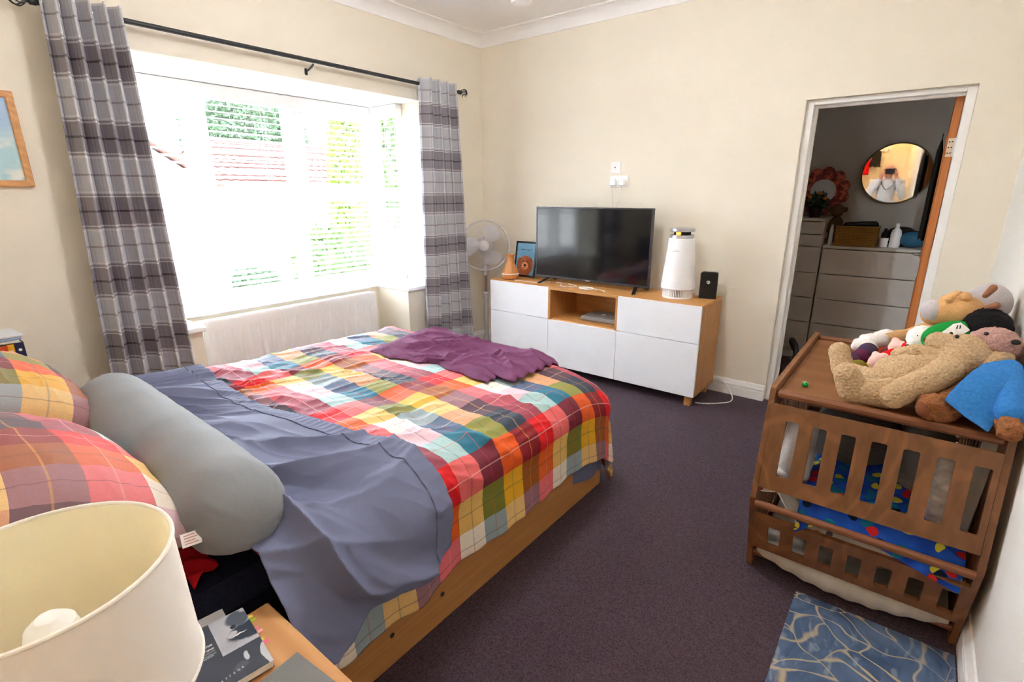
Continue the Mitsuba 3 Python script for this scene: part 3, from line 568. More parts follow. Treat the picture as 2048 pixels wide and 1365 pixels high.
# air purifier
k = thing('air_purifier', 'tall white tapered air purifier with a silver top ring on the sideboard', 'air purifier')
ac = (-0.245, -2.01, SZ1)
mat('m_silver', S(190, 190, 194), 0.3, 0.5, 0.7)
put('foot', lathe([(0, 0), (0.098, 0), (0.102, 0.004), (0.102, 0.012), (0.099, 0.014), (0, 0.014)], 48, ac), 'm_plastic', k)
put('intake_core', lathe([(0, 0.012), (0.092, 0.012), (0.092, 0.075), (0, 0.075)], 48, ac), 'm_iron', k)
for i in range(56):
    a = i / 56 * 2 * math.pi
    put('intake_bar', bx(-0.0028, 0.0028, -0.004, 0.004, 0.012, 0.074, 0).apply_transform(np.array(T().translate([ac[0] + 0.098 * math.cos(a), ac[1] + 0.098 * math.sin(a), ac[2]]).rotate([0, 0, 1], math.degrees(a) + 90).matrix)), 'm_plastic', k)
b = put('body', lathe([(0.095, 0.066), (0.112, 0.066), (0.115, 0.070), (0.115, 0.078), (0.085, 0.405), (0.080, 0.409), (0, 0.409)], 64, ac), 'm_plastic', k)
put('badge', cat([mv(meshkit.text_mesh('FRESHAIR', 0.006, 0.001), 0, 0, 0)]).apply_transform(np.array(T().translate([ac[0] - 0.092, ac[1] + 0.030, ac[2] + 0.33]).rotate([0, 0, 1], -90).rotate([1, 0, 0], 90 - 5).matrix)) if False else bx(ac[0] - 0.0945, ac[0] - 0.09, ac[1] - 0.02, ac[1] + 0.03, ac[2] + 0.325, ac[2] + 0.331, 0), 'm_greyplastic', b)
dots = []
for j in range(5):
    for i in range(110):
        a = (i + 0.5 * (j % 2)) / 110 * 2 * math.pi; z = 0.084 + j * 0.009; r = 0.1152 - 0.03 * (z - 0.078) / 0.327
        dots.append(bx(-0.0014, 0.0014, -0.0006, 0.0006, -0.0014, 0.0014, 0).apply_transform(np.array(T().translate([ac[0] + r * math.cos(a), ac[1] + r * math.sin(a), ac[2] + z]).rotate([0, 0, 1], math.degrees(a) + 90).matrix)))
put('perforation', cat(dots), 'm_greyplastic', b, kind='stuff')
put('neck', lathe([(0, 0.405), (0.080, 0.405), (0.078, 0.430), (0.074, 0.432), (0, 0.432)], 48, ac), 'm_silver', k)
put('outlet_core', lathe([(0, 0.43), (0.055, 0.43), (0.055, 0.455), (0, 0.455)], 40, ac), 'm_dark', k)
put('top_ring', lathe([(0, 0.452), (0.078, 0.452), (0.081, 0.456), (0.081, 0.472), (0.076, 0.476), (0.06, 0.472), (0, 0.47)], 48, ac), 'm_silver', k)
scene['m_glow'] = {'type': 'diffuse', 'reflectance': rgb(S(255, 150, 60))}
put('status_light', bx(ac[0] - 0.083, ac[0] - 0.055, ac[1] - 0.012, ac[1] + 0.014, ac[2] + 0.433, ac[2] + 0.451, 0.003), 'm_glow', k, label='small orange status light', emitter={'type': 'area', 'radiance': rgb([0.010, 0.0042, 0.001])})
# black router
k = thing('router', 'small black upright hub with rounded top on the right end of the sideboard', 'router')
pl = sbox(-0.056, 0, 0.056, 0.18).buffer(0.0).union(Point(0, 0.18 - 0.03).buffer(0.001)); pl = affinity.scale(sbox(-0.04, 0.0, 0.04, 0.168), 1, 1).buffer(0.016, quad_segs=6).intersection(sbox(-0.06, 0, 0.06, 0.19))
q = extr(pl, 0.035, 'x', -0.0175); rot(q, [0, 0, 1], 12); put('body', mv(q, -0.165, -2.195, SZ1), 'm_black', k)
a = np.linspace(0, 2 * math.pi, 25); q = tube(np.c_[0 * a - 0.0185, 0.002 + 0.009 * np.cos(a), 0.115 + 0.009 * np.sin(a)], 0.002, 6, False); q = cat([q, bx(-0.0195, -0.0175, 0.0, 0.004, 0.110, 0.120, 0)]); rot(q, [0, 0, 1], 12); put('emblem', mv(q, -0.165, -2.195, SZ1), 'm_plastic', k, label='small white ring emblem')
solo('charger_cube', bx(-0.145, -0.12, -2.125, -2.10, SZ1, SZ1 + 0.018, 0.004), 'm_plastic', 'tiny white plug adapter between the air purifier and the black router', 'adapter')
# cables lying on the top
def wave(pts, r=0.0022, n=60): return tube(spline(pts, n), r, 6)
z = SZ1 + 0.003
solo('cable', wave([(-0.36, -0.645, z), (-0.372, -0.675, z), (-0.358, -0.71, z), (-0.372, -0.75, z), (-0.36, -0.79, z), (-0.37, -0.84, z), (-0.34, -0.90, z), (-0.26, -0.95, z)]), 'm_cable', 'thin white cable running from the wooden diffuser along the front of the television', 'cable')
solo('cable', wave([(-0.25, -1.0, z), (-0.30, -1.08, z), (-0.37, -1.12, z), (-0.372, -1.18, z), (-0.33, -1.24, z), (-0.29, -1.20, z), (-0.25, -1.12, z)]), 'm_cable', 'short loop of white cable under the left half of the television', 'cable')
k = thing('coiled_cable', 'coiled white charging cable in front of the middle of the television', 'cable')
a = np.linspace(0, 3.6 * math.pi * 2, 150); put('coil', tube(np.c_[-0.36 + 0.034 * np.cos(a) * (1 + 0.03 * np.sin(a * 0.7)), -1.345 + 0.06 * np.sin(a), z + 0.002 * a / 6], 0.0022, 6), 'm_cable', k)
put('cable_end', wave([(-0.326, -1.345, z + 0.008), (-0.35, -1.42, z + 0.004), (-0.345, -1.47, z), (-0.37, -1.50, z)]), 'm_cable', k); put('plug', tube([(-0.37, -1.50, z), (-0.385, -1.513, z)], 0.004, 8), 'm_plastic', k)
put('cable_end', wave([(-0.33, -1.38, z + 0.006), (-0.37, -1.43, z + 0.002), (-0.385, -1.44, z)]), 'm_cable', k)
# media box in the niche
k = thing('media_box', 'flat grey media box with a small white mark in the open niche of the sideboard', 'media box')
nz = SZ0 + 0.388
mat('m_boxgrey', S(134, 130, 126), 0.4, 0.4)
put('case', bx(-0.36, -0.12, -1.61, -1.30, nz + 0.003, nz + 0.04, 0.012), 'm_boxgrey', k)
put('mark', lathe([(0, 0), (0.02, 0), (0.02, 0.001), (0, 0.001)], 20, (-0.24, -1.44, nz + 0.04)), 'm_plastic', k)
for x, y in ((-0.33, -1.58), (-0.33, -1.33), (-0.15, -1.58), (-0.15, -1.33)): put('foot', lathe([(0, 0), (0.01, 0), (0.01, 0.004), (0, 0.004)], 10, (x, y, nz)), 'm_black', k)
solo('niche_cable', wave([(-0.06, -1.56, 0.69), (-0.10, -1.585, 0.65), (-0.13, -1.61, 0.58), (-0.115, -1.612, 0.50), (-0.09, -1.60, 0.475)], 0.0016), 'm_black', 'thin black cable hanging in the open niche of the sideboard', 'cable')
# wall sockets
k = thing('aerial_socket', 'square white aerial socket plate on the wall above the television', 'socket')
put('plate', bx(-0.009, 0, -1.402, -1.316, 1.565, 1.651, 0.003), 'm_plastic', k)
put('jack', tube([(-0.009, -1.359, 1.608), (-0.016, -1.359, 1.608)], 0.006, 14), 'm_chrome', k); put('jack_hole', tube([(-0.0155, -1.359, 1.608), (-0.0168, -1.359, 1.608)], 0.004, 10), 'm_dark', k)
k = thing('double_socket', 'white double power socket on the wall, under the aerial plate', 'socket')
put('plate', bx(-0.009, 0, -1.468, -1.318, 1.462, 1.548, 0.003), 'm_plastic', k)
for y in (-1.353, -1.433): put('switch', bx(-0.013, -0.008, y - 0.008, y + 0.008, 1.522, 1.54, 0.002), 'm_plastic', k)
for y, yt, lab in ((-1.355, -1.375, 'left'), (-1.432, -1.405, 'right')):
    k = thing('plug', 'white plug in the %s half of the double socket, its lead dropping behind the television' % lab, 'plug')
    put('body', bx(-0.045, -0.009, y - 0.024, y + 0.024, 1.472, 1.52, 0.006), 'm_plastic', k)
    put('lead', wave([(-0.03, y + 0.004, 1.472), (-0.034, y + 0.003, 1.44), (-0.045, (y + yt) / 2, 1.38), (-0.06, yt, 1.30), (-0.07, yt, 1.22)], 0.002), 'm_greyplastic', k)
# white lead on the carpet beside the sideboard
solo('floor_cable', wave([(-0.03, -2.245, 0.09), (-0.035, -2.30, 0.105), (-0.06, -2.38, 0.06), (-0.13, -2.43, 0.005), (-0.22, -2.40, 0.004), (-0.30, -2.32, 0.004), (-0.34, -2.24, 0.004)], 0.0035), 'm_cable', 'looped white lead on the carpet by the right end of the sideboard', 'cable')
# ------------------------------------------------------------------ bed
EX0, EX1, EY0, EY1 = -3.76, -1.665, -2.215, -0.55
k = thing('bed', 'large double bed with a low oak frame filling the left of the room', 'bed')
for y in (EY0, EY1 - 0.028): put('side_rail', bx(EX0, EX1, y, y + 0.028, 0.0, 0.235, 0.003), 'm_oakx', k)
put('foot_rail', bx(EX1 - 0.028, EX1, EY0 + 0.028, EY1 - 0.028, 0.0, 0.235, 0.003), 'm_oaky', k)
put('headboard', bx(EX0 - 0.05, EX0, EY0, EY1, 0.0, 0.95, 0.006), 'm_oaky', k)
for x in (-2.773, -2.987): put('screw', lathe([(0, 0), (0.008, 0), (0.0085, 0.0015), (0.006, 0.003), (0.003, 0.0015), (0, 0.001)], 18).apply_transform(np.array(T().translate([x, EY0, 0.112]).rotate([1, 0, 0], 90).matrix)), 'm_iron', k)
for i in range(8): put('slat', bx(EX0 + 0.1 + i * 0.25, EX0 + 0.18 + i * 0.25, EY0 + 0.03, EY1 - 0.03, 0.17, 0.19, 0.002), 'm_pine', k)
mat('m_navy', proc(lambda p, n, uv: mix(S(26, 28, 42), S(36, 38, 56), fbm(p.x * 200, p.y * 200, p.z * 200, 2))), 0.9, 0.1, sheen=0.4)
mq = bx(EX0 + 0.01, EX1 - 0.085, EY0 + 0.07, EY1 - 0.06, 0.19, 0.515, 0.05)
solo('fitted_sheet', mq, 'm_navy', 'dark navy fitted sheet over the mattress, bare between the bolster and the bedside table', 'sheet')
# draped cloths over the mattress: arc coordinates past an edge
def edge(s, R, flare=0.0):
    q = R * math.pi / 2; s = np.maximum(s, 0); a = np.minimum(s, q) / R; e = np.maximum(s - q, 0)
    return R * np.sin(a) + flare * e, R * (1 - np.cos(a)) + e * math.sqrt(1 - flare ** 2)
def drape(A, B, top, xe, yn, yf, R, flare, over=0.0):
    """A: x along the bed, B: distance across it, both as arc lengths; xe, yn, yf: where the foot, near and far edges begin to bend"""
    R = R + over
    sa = np.maximum(A - xe, 0); sn = np.maximum(yn - B, 0); sf = np.maximum(B - yf, 0); sb = np.where(sn > 0, sn, sf); sg = np.where(sn > 0, -1.0, 1.0)
    st = np.hypot(sa, sb) + 1e-9; o, d = edge(st, R, flare)
    X = np.minimum(A, xe) + o * sa / st; Y = np.clip(B, yn, yf) + sg * o * sb / st; Z = top + over - d - 0.070 * np.exp(-((np.minimum(A, -1.55) + 1.62) / 0.20) ** 2 - ((np.maximum(B, -2.35) + 2.25) / 0.24) ** 2)
    return np.stack([X, Y, Z], -1), np.maximum(d - 0.05, 0), sa / st, sb / st * sg
def ridges(x, y, ang, fr, seed, warp=0.5):
    c, s = math.cos(ang), math.sin(ang); u, v = c * x + s * y, -s * x + c * y
    w = meshkit.fbm(np.stack([u * 1.6, v * 1.6, 0 * u + seed], -1), 2, seed) - 0.5
    n = meshkit.noise(np.stack([u * fr * 0.16 + 3.1 * seed, v * fr + warp * 14 * w, 0 * u + seed * 1.7], -1), seed)
    return np.clip(1 - np.abs(2 * n - 1) * 1.7, 0, 1) ** 1.3
PLAID = np.array([  # rows A..E (weft) by columns 0..4 (warp), sRGB
    [(128, 20, 30), (204, 16, 26), (216, 98, 98), (112, 34, 50), (216, 84, 24)],
    [(150, 80, 30), (206, 86, 26), (218, 178, 98), (116, 116, 46), (216, 162, 30)],
    [(146, 104, 112), (218, 106, 112), (230, 220, 204), (142, 158, 162), (222, 184, 118)],
    [(46, 58, 74), (146, 60, 76), (156, 184, 184), (32, 106, 130), (134, 134, 62)],
    [(84, 58, 72), (170, 74, 90), (214, 182, 192), (84, 100, 128), (206, 150, 110)]], float)[[2, 1, 0, 3, 4]]   # order inwards from the near hem: cream, gold, red, teal, plum
PL = [[S(*PLAID[i, j]) for j in range(5)] for i in range(5)]
def plaid(u, v, cu, cv):
    """u along the warp stripes' sequence, v across; cell sizes cu, cv"""
    a, b = u / cu, v / cv
    ia, ib = dr.floor(a), dr.floor(b); fa, fb = a - ia, b - ib
    ka, kb = ia - 5 * dr.floor(ia / 5), ib - 5 * dr.floor(ib / 5)
    c = mi.Color3f(0)
    for i in range(5):
        for j in range(5): c = dr.select((dr.abs(kb - i) < 0.5) & (dr.abs(ka - j) < 0.5), mi.Color3f(PL[i][j]), c)
    la = 1 - smoothstep(0.014, 0.024, dr.abs(fa - 0.5)); lb = 1 - smoothstep(0.012, 0.02, dr.abs(fb - 0.5))
    lw = [S(225, 170, 60), S(240, 170, 160), S(60, 40, 52), S(190, 40, 50), S(60, 110, 110)]
    lf = [S(90, 40, 60), S(40, 70, 84), S(235, 190, 185), S(190, 90, 60), S(235, 200, 190)]
    for j in range(5): c = dr.select(dr.abs(ka - j) < 0.5, mix(c, lw[j], la * 0.36), c)
    for i in range(5): c = dr.select(dr.abs(kb - i) < 0.5, mix(c, lf[i], lb * 0.42), c)
    th = noise(u * 1500, v * 260, 0.0) * 0.5 + noise(u * 260, v * 1500, 4.0) * 0.5
    return c * (0.86 + 0.28 * th)
mat('m_duvet', proc(lambda p, n, uv: plaid(uv.x, uv.y, 0.109, 0.124)), 0.6, 0.4, sheen=1.0)
mat('m_pillow', proc(lambda p, n, uv: mix(plaid(uv.x, uv.y, 0.125, 0.12), S(176, 136, 126), 0.22)), 0.7, 0.3, sheen=0.8)
def smin_hem(b0, b1): return b0 + (b1 - b0)
# duvet
BXE, BYN, BYF, BR = -1.735, -2.135, -0.705, 0.13
na, nb = 330, 420
A = np.linspace(-3.30, -1.245, na); B = np.linspace(-2.545, -0.30, nb)
A, B = np.meshgrid(A, B, indexing='ij'); A0, B0 = A.copy(), B.copy()
# uneven hem along the near side
hem = 0.05 * (meshkit.fbm(np.stack([A * 2.2, 0 * A, 0 * A], -1), 2, 3) - 0.45) + 0.012 * np.sin(A * 9)
B = np.where(B < -2.18, -2.18 + (B + 2.18) * (1 - hem / 0.36), B)
TOPD = 0.578
P, drop, wa, wb_ = drape(A, B, TOPD, BXE, BYN, BYF, BR, 0.08)
n_ = normals(P)
x, y = A, B
on_top = np.clip(1 - drop * 9, 0, 1) * np.clip((x + 2.95) / 0.08, 0.12, 1)
h = 0.020 * (meshkit.fbm(np.stack([x * 1.5, y * 1.5, 0 * x], -1), 2, 21) - 0.5)
h += 0.018 * ridges(x, y, -1.30, 6, 5) * on_top * (0.35 + meshkit.fbm(np.stack([x * 1.2, y * 1.2, 0 * x + 4], -1), 2, 8))
h += 0.010 * ridges(x, y, -1.05, 10, 9) * on_top
h += 0.009 * ridges(x, y, -0.25, 22, 12) * on_top * np.clip(2.2 * meshkit.fbm(np.stack([x * 2, y * 2, 0 * x + 9], -1), 2, 5) - 0.6, 0, 1)
h += 0.012 * ridges(x, y, -0.5, 15, 17, 0.9) * np.clip((-2.55 - x) / 0.25, 0, 1) * on_top      # crumpled by the sheet
along = np.where(np.abs(wb_) > np.abs(wa), A, B)
h += np.clip(drop * 3.2, 0, 1) * (0.012 * np.sin(along * 15 + 2.2 * np.sin(along * 4.1)) + 0.004 * np.sin(along * 47 + 1.0))
P = P + n_ * h[..., None]
sgn = np.sign((normals(P)[na // 2, nb // 2, 2]))
if sgn < 0: P = P[:, ::-1]; A0, B0 = A0[:, ::-1], B0[:, ::-1]
# cell phases: warp boundary at x = -2.40, weft D|A boundary at arc y = -2.195
uvu = A0 - (-2.397) + 5 * 0.109; uvv = (B0 - (-2.205)) + 3 * 0.124
ro = 3 * 0.124   # row index 3 (D) begins above the boundary
uv = np.stack([uvu, uvv], -1)
def duvet_rows(p, n, uv_): pass
g = grid(P, 0.012)
# weft order from the near hem inwards is C, B, A, D, E: remap to row numbers through the sequence
uvq = uv.reshape(-1, 2)
solo('duvet', g, 'm_duvet', 'colourful plaid duvet spread over the foot of the bed and hanging down its near side', 'duvet', smooth=True, uv=np.vstack([uvq, uvq]))
# blue-grey flat sheet folded back over the duvet
def sheet_tex(p, n, uv):
    t = noise(p.x * 900, p.y * 900, p.z * 900)
    return mix(S(98, 103, 130), S(116, 122, 150), 0.3 * t + 0.7 * fbm(p.x * 5, p.y * 5, p.z * 5, 2))
mat('m_sheet', proc(sheet_tex), 0.7, 0.25, sheen=0.9)
k = thing('flat_sheet', 'blue grey flat sheet folded back over the head end of the plaid duvet', 'sheet')
na, nb = 150, 420
s = np.linspace(0, 1, na); B1 = np.linspace(-2.385, -0.50, nb)
hx = np.interp(B1, [-2.40, -2.25, -2.05, -1.85, -1.6, -1.3, -0.9, -0.75, -0.5], [-2.83, -2.80, -2.80, -2.845, -2.885, -2.91, -2.87, -2.845, -2.84]) + 0.012 * (meshkit.fbm(np.c_[B1 * 6, 0 * B1, 0 * B1], 2, 4) - 0.5)
hd = np.interp(B1, [-2.40, -2.2, -0.5], [-3.325, -3.33, -3.36])
A = hd[None] + (hx - hd)[None] * s[:, None]; B = np.repeat(B1[None], na, 0)
low = np.interp(A, [-3.36, -3.2, -3.05, -2.95, -2.80], [0.97, 1.0, 0.80, 0.92, 0.72])
B = np.where(B < -2.18, -2.18 + (B + 2.18) * (low + 0.55), B)
P, drop, wa, wb_ = drape(A, B, TOPD, BXE, BYN, BYF, BR, 0.10, 0.034)
n_ = normals(P)
h = 0.020 * (meshkit.fbm(np.stack([A * 1.5, B * 1.5, 0 * A], -1), 2, 21) - 0.5)
f1 = np.clip((-1.2 - B) / 0.6, 0.15, 1)
h += (0.062 * ridges(A, B, -0.75, 7.5, 31, 0.5) * f1 + 0.034 * ridges(A, B, -0.5, 12, 33, 0.6) + 0.008 * ridges(A, B, -1.0, 22, 35)) * np.clip(1.15 - s[:, None] * 0.55, 0, 1) * np.clip(1.2 - drop * 1.8, 0.35, 1)
h += np.clip(drop * 3, 0, 1) * (0.018 * np.sin(A * 17 + 1.2) + 0.01 * np.sin(A * 31))
P = P + n_ * h[..., None]
if normals(P)[na // 2, nb // 2, 2] < 0: P = P[:, ::-1]
put('cloth', grid(P, 0.003), 'm_sheet', k, smooth=True)
# stitched hem band lies on the edge
hb = slice(int(na * 0.865), na)
Q = P[hb] + normals(P)[hb] * 0.002; Q = Q + normals(Q) * (0.0022 * (np.abs(np.sin(np.arange(Q.shape[1]) * 0.52)) ** 3))[None, :, None]
put('hem_band', grid(Q, 0.003), 'm_sheet', k, smooth=True)
# the same sheet hanging below the duvet at the foot corner
na, nb = 40, 60
a = np.linspace(-1.98, -1.42, na); b = np.linspace(-2.62, -2.10, nb); A, B = np.meshgrid(a, b, indexing='ij')
P, drop, wa, wb_ = drape(A, B, 0.545, -1.715, -2.165, -0.655, 0.06, 0.0)
P = P + normals(P) * (np.clip(drop * 3, 0, 1) * 0.012 * np.sin(np.arctan2(wa, np.abs(wb_)) * 7 + A * 20))[..., None]
P[..., 2] = np.maximum(P[..., 2], 0.10)
if normals(P)[5, nb - 5, 2] < 0: P = P[:, ::-1]
put('foot_corner', grid(P, 0.003), 'm_sheet', k, smooth=True)
# bolster
def bolster_tex(p, n, uv): return mix(S(126, 130, 134), S(146, 150, 154), 0.6 * fbm(p.x * 4, p.y * 10, p.z * 10, 3) + 0.4 * fbm(p.x * 300, p.y * 300, p.z * 300, 2))
mat('m_bolster', proc(bolster_tex), 0.75, 0.2, sheen=0.5)
def capsule(p0, p1, r0, r1, n=80, m=64, endp=2.6):
    p0, p1 = np.array(p0), np.array(p1); d = p1 - p0; L = np.linalg.norm(d); d /= L; u = np.cross(d, [0, 0, 1.0]); u /= np.linalg.norm(u); w = np.cross(u, d)
    t = 0.5 - 0.5 * np.cos(np.linspace(0, math.pi, n)); e = 0.13
    rr = (r0 + (r1 - r0) * t) * np.clip(1 - np.maximum(np.maximum(e - t, t - 1 + e) / e, 0) ** endp, 0, 1) ** (1 / 2.2)
    a = np.linspace(0, 2 * math.pi, m, endpoint=False)
    V = p0 + d * (t * L)[:, None, None] + rr[:, None, None] * (np.cos(a)[None, :, None] * u + np.sin(a)[None, :, None] * w)
    return V, t, a
V, t, a = capsule((-3.315, -2.195, 0.682), (-3.285, -0.98, 0.690), 0.117, 0.112)
Tt, Aa = np.meshgrid(t, a, indexing='ij'); nn = V - V.mean(1, keepdims=True); nn /= np.linalg.norm(nn, axis=-1, keepdims=True) + 1e-9
h = 0.008 * (meshkit.fbm(V * 3.0, 2, 41) - 0.5) + 0.0035 * ridges(Tt * 1.5, Aa * 0.3, 0.9, 14, 43) + 0.007 * np.exp(-((np.minimum(Tt, 1 - Tt) - 0.045) / 0.03) ** 2) * np.sin(Aa * 30 + 2 * np.sin(Aa * 4)) * 0.35
V = V + nn * h[..., None]
V[..., 2] = np.where(V[..., 2] < 0.62, 0.62 + (V[..., 2] - 0.62) * 0.25, V[..., 2])
n0, m0 = V.shape[:2]; i, j = np.meshgrid(np.arange(n0 - 1), np.arange(m0), indexing='ij'); i, j = i.ravel(), j.ravel(); j2 = (j + 1) % m0
q = trimesh.Trimesh(V.reshape(-1, 3), np.concatenate([np.stack([i * m0 + j, (i + 1) * m0 + j, i * m0 + j2], 1), np.stack([i * m0 + j2, (i + 1) * m0 + j, (i + 1) * m0 + j2], 1)]), process=False)
q.merge_vertices(); q.fix_normals()
k = thing('bolster', 'long grey velvet bolster cushion lying across the bed', 'bolster')
put('cushion', q, 'm_bolster', k, smooth=True)
lab = bx(-0.019, 0.019, -0.0007, 0.0007, -0.015, 0.015, 0); lab.apply_transform(np.array(T().translate([-3.428, -2.128, 0.684]).rotate([0, 0, 1], -14).rotate([1, 0, 0], -35).matrix)); put('sewn_label', lab, 'm_plastic', k, label='small white sewn label with red print')
mat('m_redcloth', S(190, 22, 34), 0.8, 0.2)
pr = cat([bx(-0.013, 0.013 - 0.005 * (i % 2), -0.0011, -0.0006, -0.010 + 0.006 * i, -0.0075 + 0.006 * i, 0) for i in range(4)]); pr.apply_transform(np.array(T().translate([-3.428, -2.128, 0.684]).rotate([0, 0, 1], -14).rotate([1, 0, 0], -35).matrix)); mat('m_pinkprint', S(206, 150, 154), 0.6, 0.2); put('label_print', pr, 'm_pinkprint', k)
# pillows
def pillow(base, label, c, sx, sy, sz, rx, ry_, rz_, uvo, seed, uvs=1.0):
    n = 90; u = np.linspace(-1, 1, n); U, Vv = np.meshgrid(u, u, indexing='ij')
    f = (np.clip(1 - np.abs(U) ** 2.4, 0, 1) * np.clip(1 - np.abs(Vv) ** 2.4, 0, 1)) ** 0.52
    pin = 1 - 0.07 * (1 - np.abs(Vv) ** 2) * np.abs(U) ** 3; pin2 = 1 - 0.07 * (1 - np.abs(U) ** 2) * np.abs(Vv) ** 3
    out = []
    for s in (1, -1):
        wr = 0.010 * ridges(U * sx, Vv * sy, 0.8, 9, seed) + 0.012 * (meshkit.fbm(np.stack([U * 1.5, Vv * 1.5, 0 * U + seed], -1), 2, seed) - 0.5) + 0.004 * ridges(U * sx, Vv * sy, 1.9, 24, seed + 2)
        Z = s * sz * f + s * wr * f
        Q = np.stack([U * sx * pin, Vv * sy * pin2, Z], -1); out.append(Q if s > 0 else Q[:, ::-1])
    uvt = np.stack([U * sx * uvs + uvo[0], Vv * sy * uvs + uvo[1]], -1)
    A_, B_ = grid(out[0]), grid(out[1]); q = cat([A_, B_])
    uvv_ = np.vstack([uvt.reshape(-1, 2), uvt[:, ::-1].reshape(-1, 2)])
    M = np.array(T().translate(c).rotate([0, 0, 1], rz_).rotate([0, 1, 0], ry_).rotate([1, 0, 0], rx).matrix); q.apply_transform(M)
    return solo(base, q, 'm_pillow', label, 'pillow', smooth=True, uv=uvv_)
pillow('pillow', 'near plaid pillow in reds and pinks, leaning behind the lampshade', [-3.615, -1.70, 0.755], 0.24, 0.42, 0.125, 0, 28, 4, (0.13, -0.23), 51)
pillow('pillow', 'far plaid pillow in yellow, green and orange, behind the red one', [-3.575, -0.94, 0.78], 0.24, 0.38, 0.125, 0, 26, 2, (0.50, -0.20), 57)
# red garment corner poking out from under the bolster
u = np.linspace(0, 1, 20); U, Vv = np.meshgrid(u, u, indexing='ij')
P = np.stack([-3.43 + 0.07 * U, -2.08 + 0.19 * Vv + 0.03 * U, 0.522 + 0.016 * np.sin(Vv * 9 + U * 4) ** 2 + 0.012 * (1 - (2 * U - 1) ** 2)], -1)
if normals(P)[10, 10, 2] < 0: P = P[:, ::-1]
solo('red_cloth', grid(P, 0.004), 'm_redcloth', 'crumpled bright red cloth on the navy sheet below the bolster', 'cloth', smooth=True)
# purple throw
def purple_tex(p, n, uv): return mix(S(92, 50, 82), S(128, 78, 112), 0.5 * fbm(uv.x * 420, uv.y * 420, 0.0, 2) + 0.5 * fbm(p.x * 14, p.y * 14, 0.0, 3))
mat('m_purple', proc(purple_tex), 0.9, 0.1, sheen=0.6)
k = thing('throw', 'crumpled purple throw lying at the far foot corner of the bed', 'throw')
def throwcloth(c00, c10, c01, c11, top, seed, amp, nn=(150, 170), thick=0.004):
    s_, t_ = np.meshgrid(np.linspace(0, 1, nn[0]), np.linspace(0, 1, nn[1]), indexing='ij')
    XY = sum(w[..., None] * np.array(c) for w, c in (((1 - s_) * (1 - t_), c00), (s_ * (1 - t_), c10), ((1 - s_) * t_, c01), (s_ * t_, c11)))
    bend = 0.10 * (meshkit.fbm(np.stack([s_ * 2.5, t_ * 5, 0 * s_ + seed], -1), 3, seed) - 0.5) + 0.012 * np.sin(s_ * 34) * np.clip((t_ - 0.75) * 4, 0, 1); X, Y = XY[..., 0] + bend, XY[..., 1] + bend
    e = np.minimum(np.minimum(s_, 1 - s_) * 7, np.minimum(t_, 1 - t_) * 9); puff = np.clip(e, 0, 1) ** 0.6
    P, d, _, _ = drape(X, Y, TOPD, BXE, BYN, BYF, BR, 0.0, top)
    N = normals(P); N *= np.sign(N[nn[0] // 2, nn[1] // 2, 2])
    h = 0.010 + puff * (amp * ridges(s_ * 0.45, t_ * 0.9, 1.45, 9, seed, 0.8) + 0.5 * amp * ridges(s_ * 0.45, t_ * 0.9, 1.0, 16, seed + 3) + 0.4 * amp * ridges(s_ * .45, t_ * .9, 1.7, 30, seed + 7)) + 0.012 * puff
    P = P + N * h[..., None]; uvv_ = np.stack([X, Y], -1)
    if normals(P)[nn[0] // 2, nn[1] // 2, 2] < 0: P = P[:, ::-1]; uvv_ = uvv_[:, ::-1]
    uvv_ = uvv_.reshape(-1, 2); return grid(P, thick), np.vstack([uvv_, uvv_])
q, uvv_ = throwcloth((-2.10, -1.06), (-1.67, -0.98), (-2.03, -1.95), (-1.60, -1.93), 0.020, 61, 0.024); put('cloth', q, 'm_purple', k, smooth=True, uv=uvv_)
q, uvv_ = throwcloth((-2.14, -1.04), (-1.85, -1.0), (-2.09, -1.84), (-1.78, -1.84), 0.014, 67, 0.012); put('under_fold', q, 'm_purple', k, smooth=True, uv=uvv_)
# ------------------------------------------------------------------ bedside table by the camera and what stands on it
NX0, NX1, NY0, NY1, NZ = -3.79, -3.333, -2.70, -2.232, 0.505
k = thing('bedside_table', 'light pine bedside table at the near side of the bed, carrying the drum lamp', 'bedside table')
put('top', bx(NX0, NX1, NY0, NY1, NZ - 0.028, NZ, 0.004), 'm_pine', k)
for y in (NY0 + 0.005, NY1 - 0.023): put('side_panel', bx(NX0 + 0.01, NX1 - 0.01, y, y + 0.018, 0.0, NZ - 0.028, 0.002), 'm_oakz', k)
put('back', bx(NX0 + 0.01, NX0 + 0.02, NY0 + 0.023, NY1 - 0.023, 0.03, NZ - 0.028, 0), 'm_oakz', k)
for i in range(2):
    d = put('drawer', bx(NX1 - 0.024, NX1 - 0.004, NY0 + 0.026, NY1 - 0.026, 0.05 + i * 0.215, 0.255 + i * 0.215, 0.003), 'm_oaky', k)
    put('knob', lathe([(0, 0), (0.008, 0), (0.007, 0.012), (0.014, 0.02), (0.012, 0.027), (0, 0.029)], 20).apply_transform(np.array(T().translate([NX1 - 0.004, (NY0 + NY1) / 2, 0.15 + i * 0.215]).rotate([0, 1, 0], 90).matrix)), 'm_chrome', d)
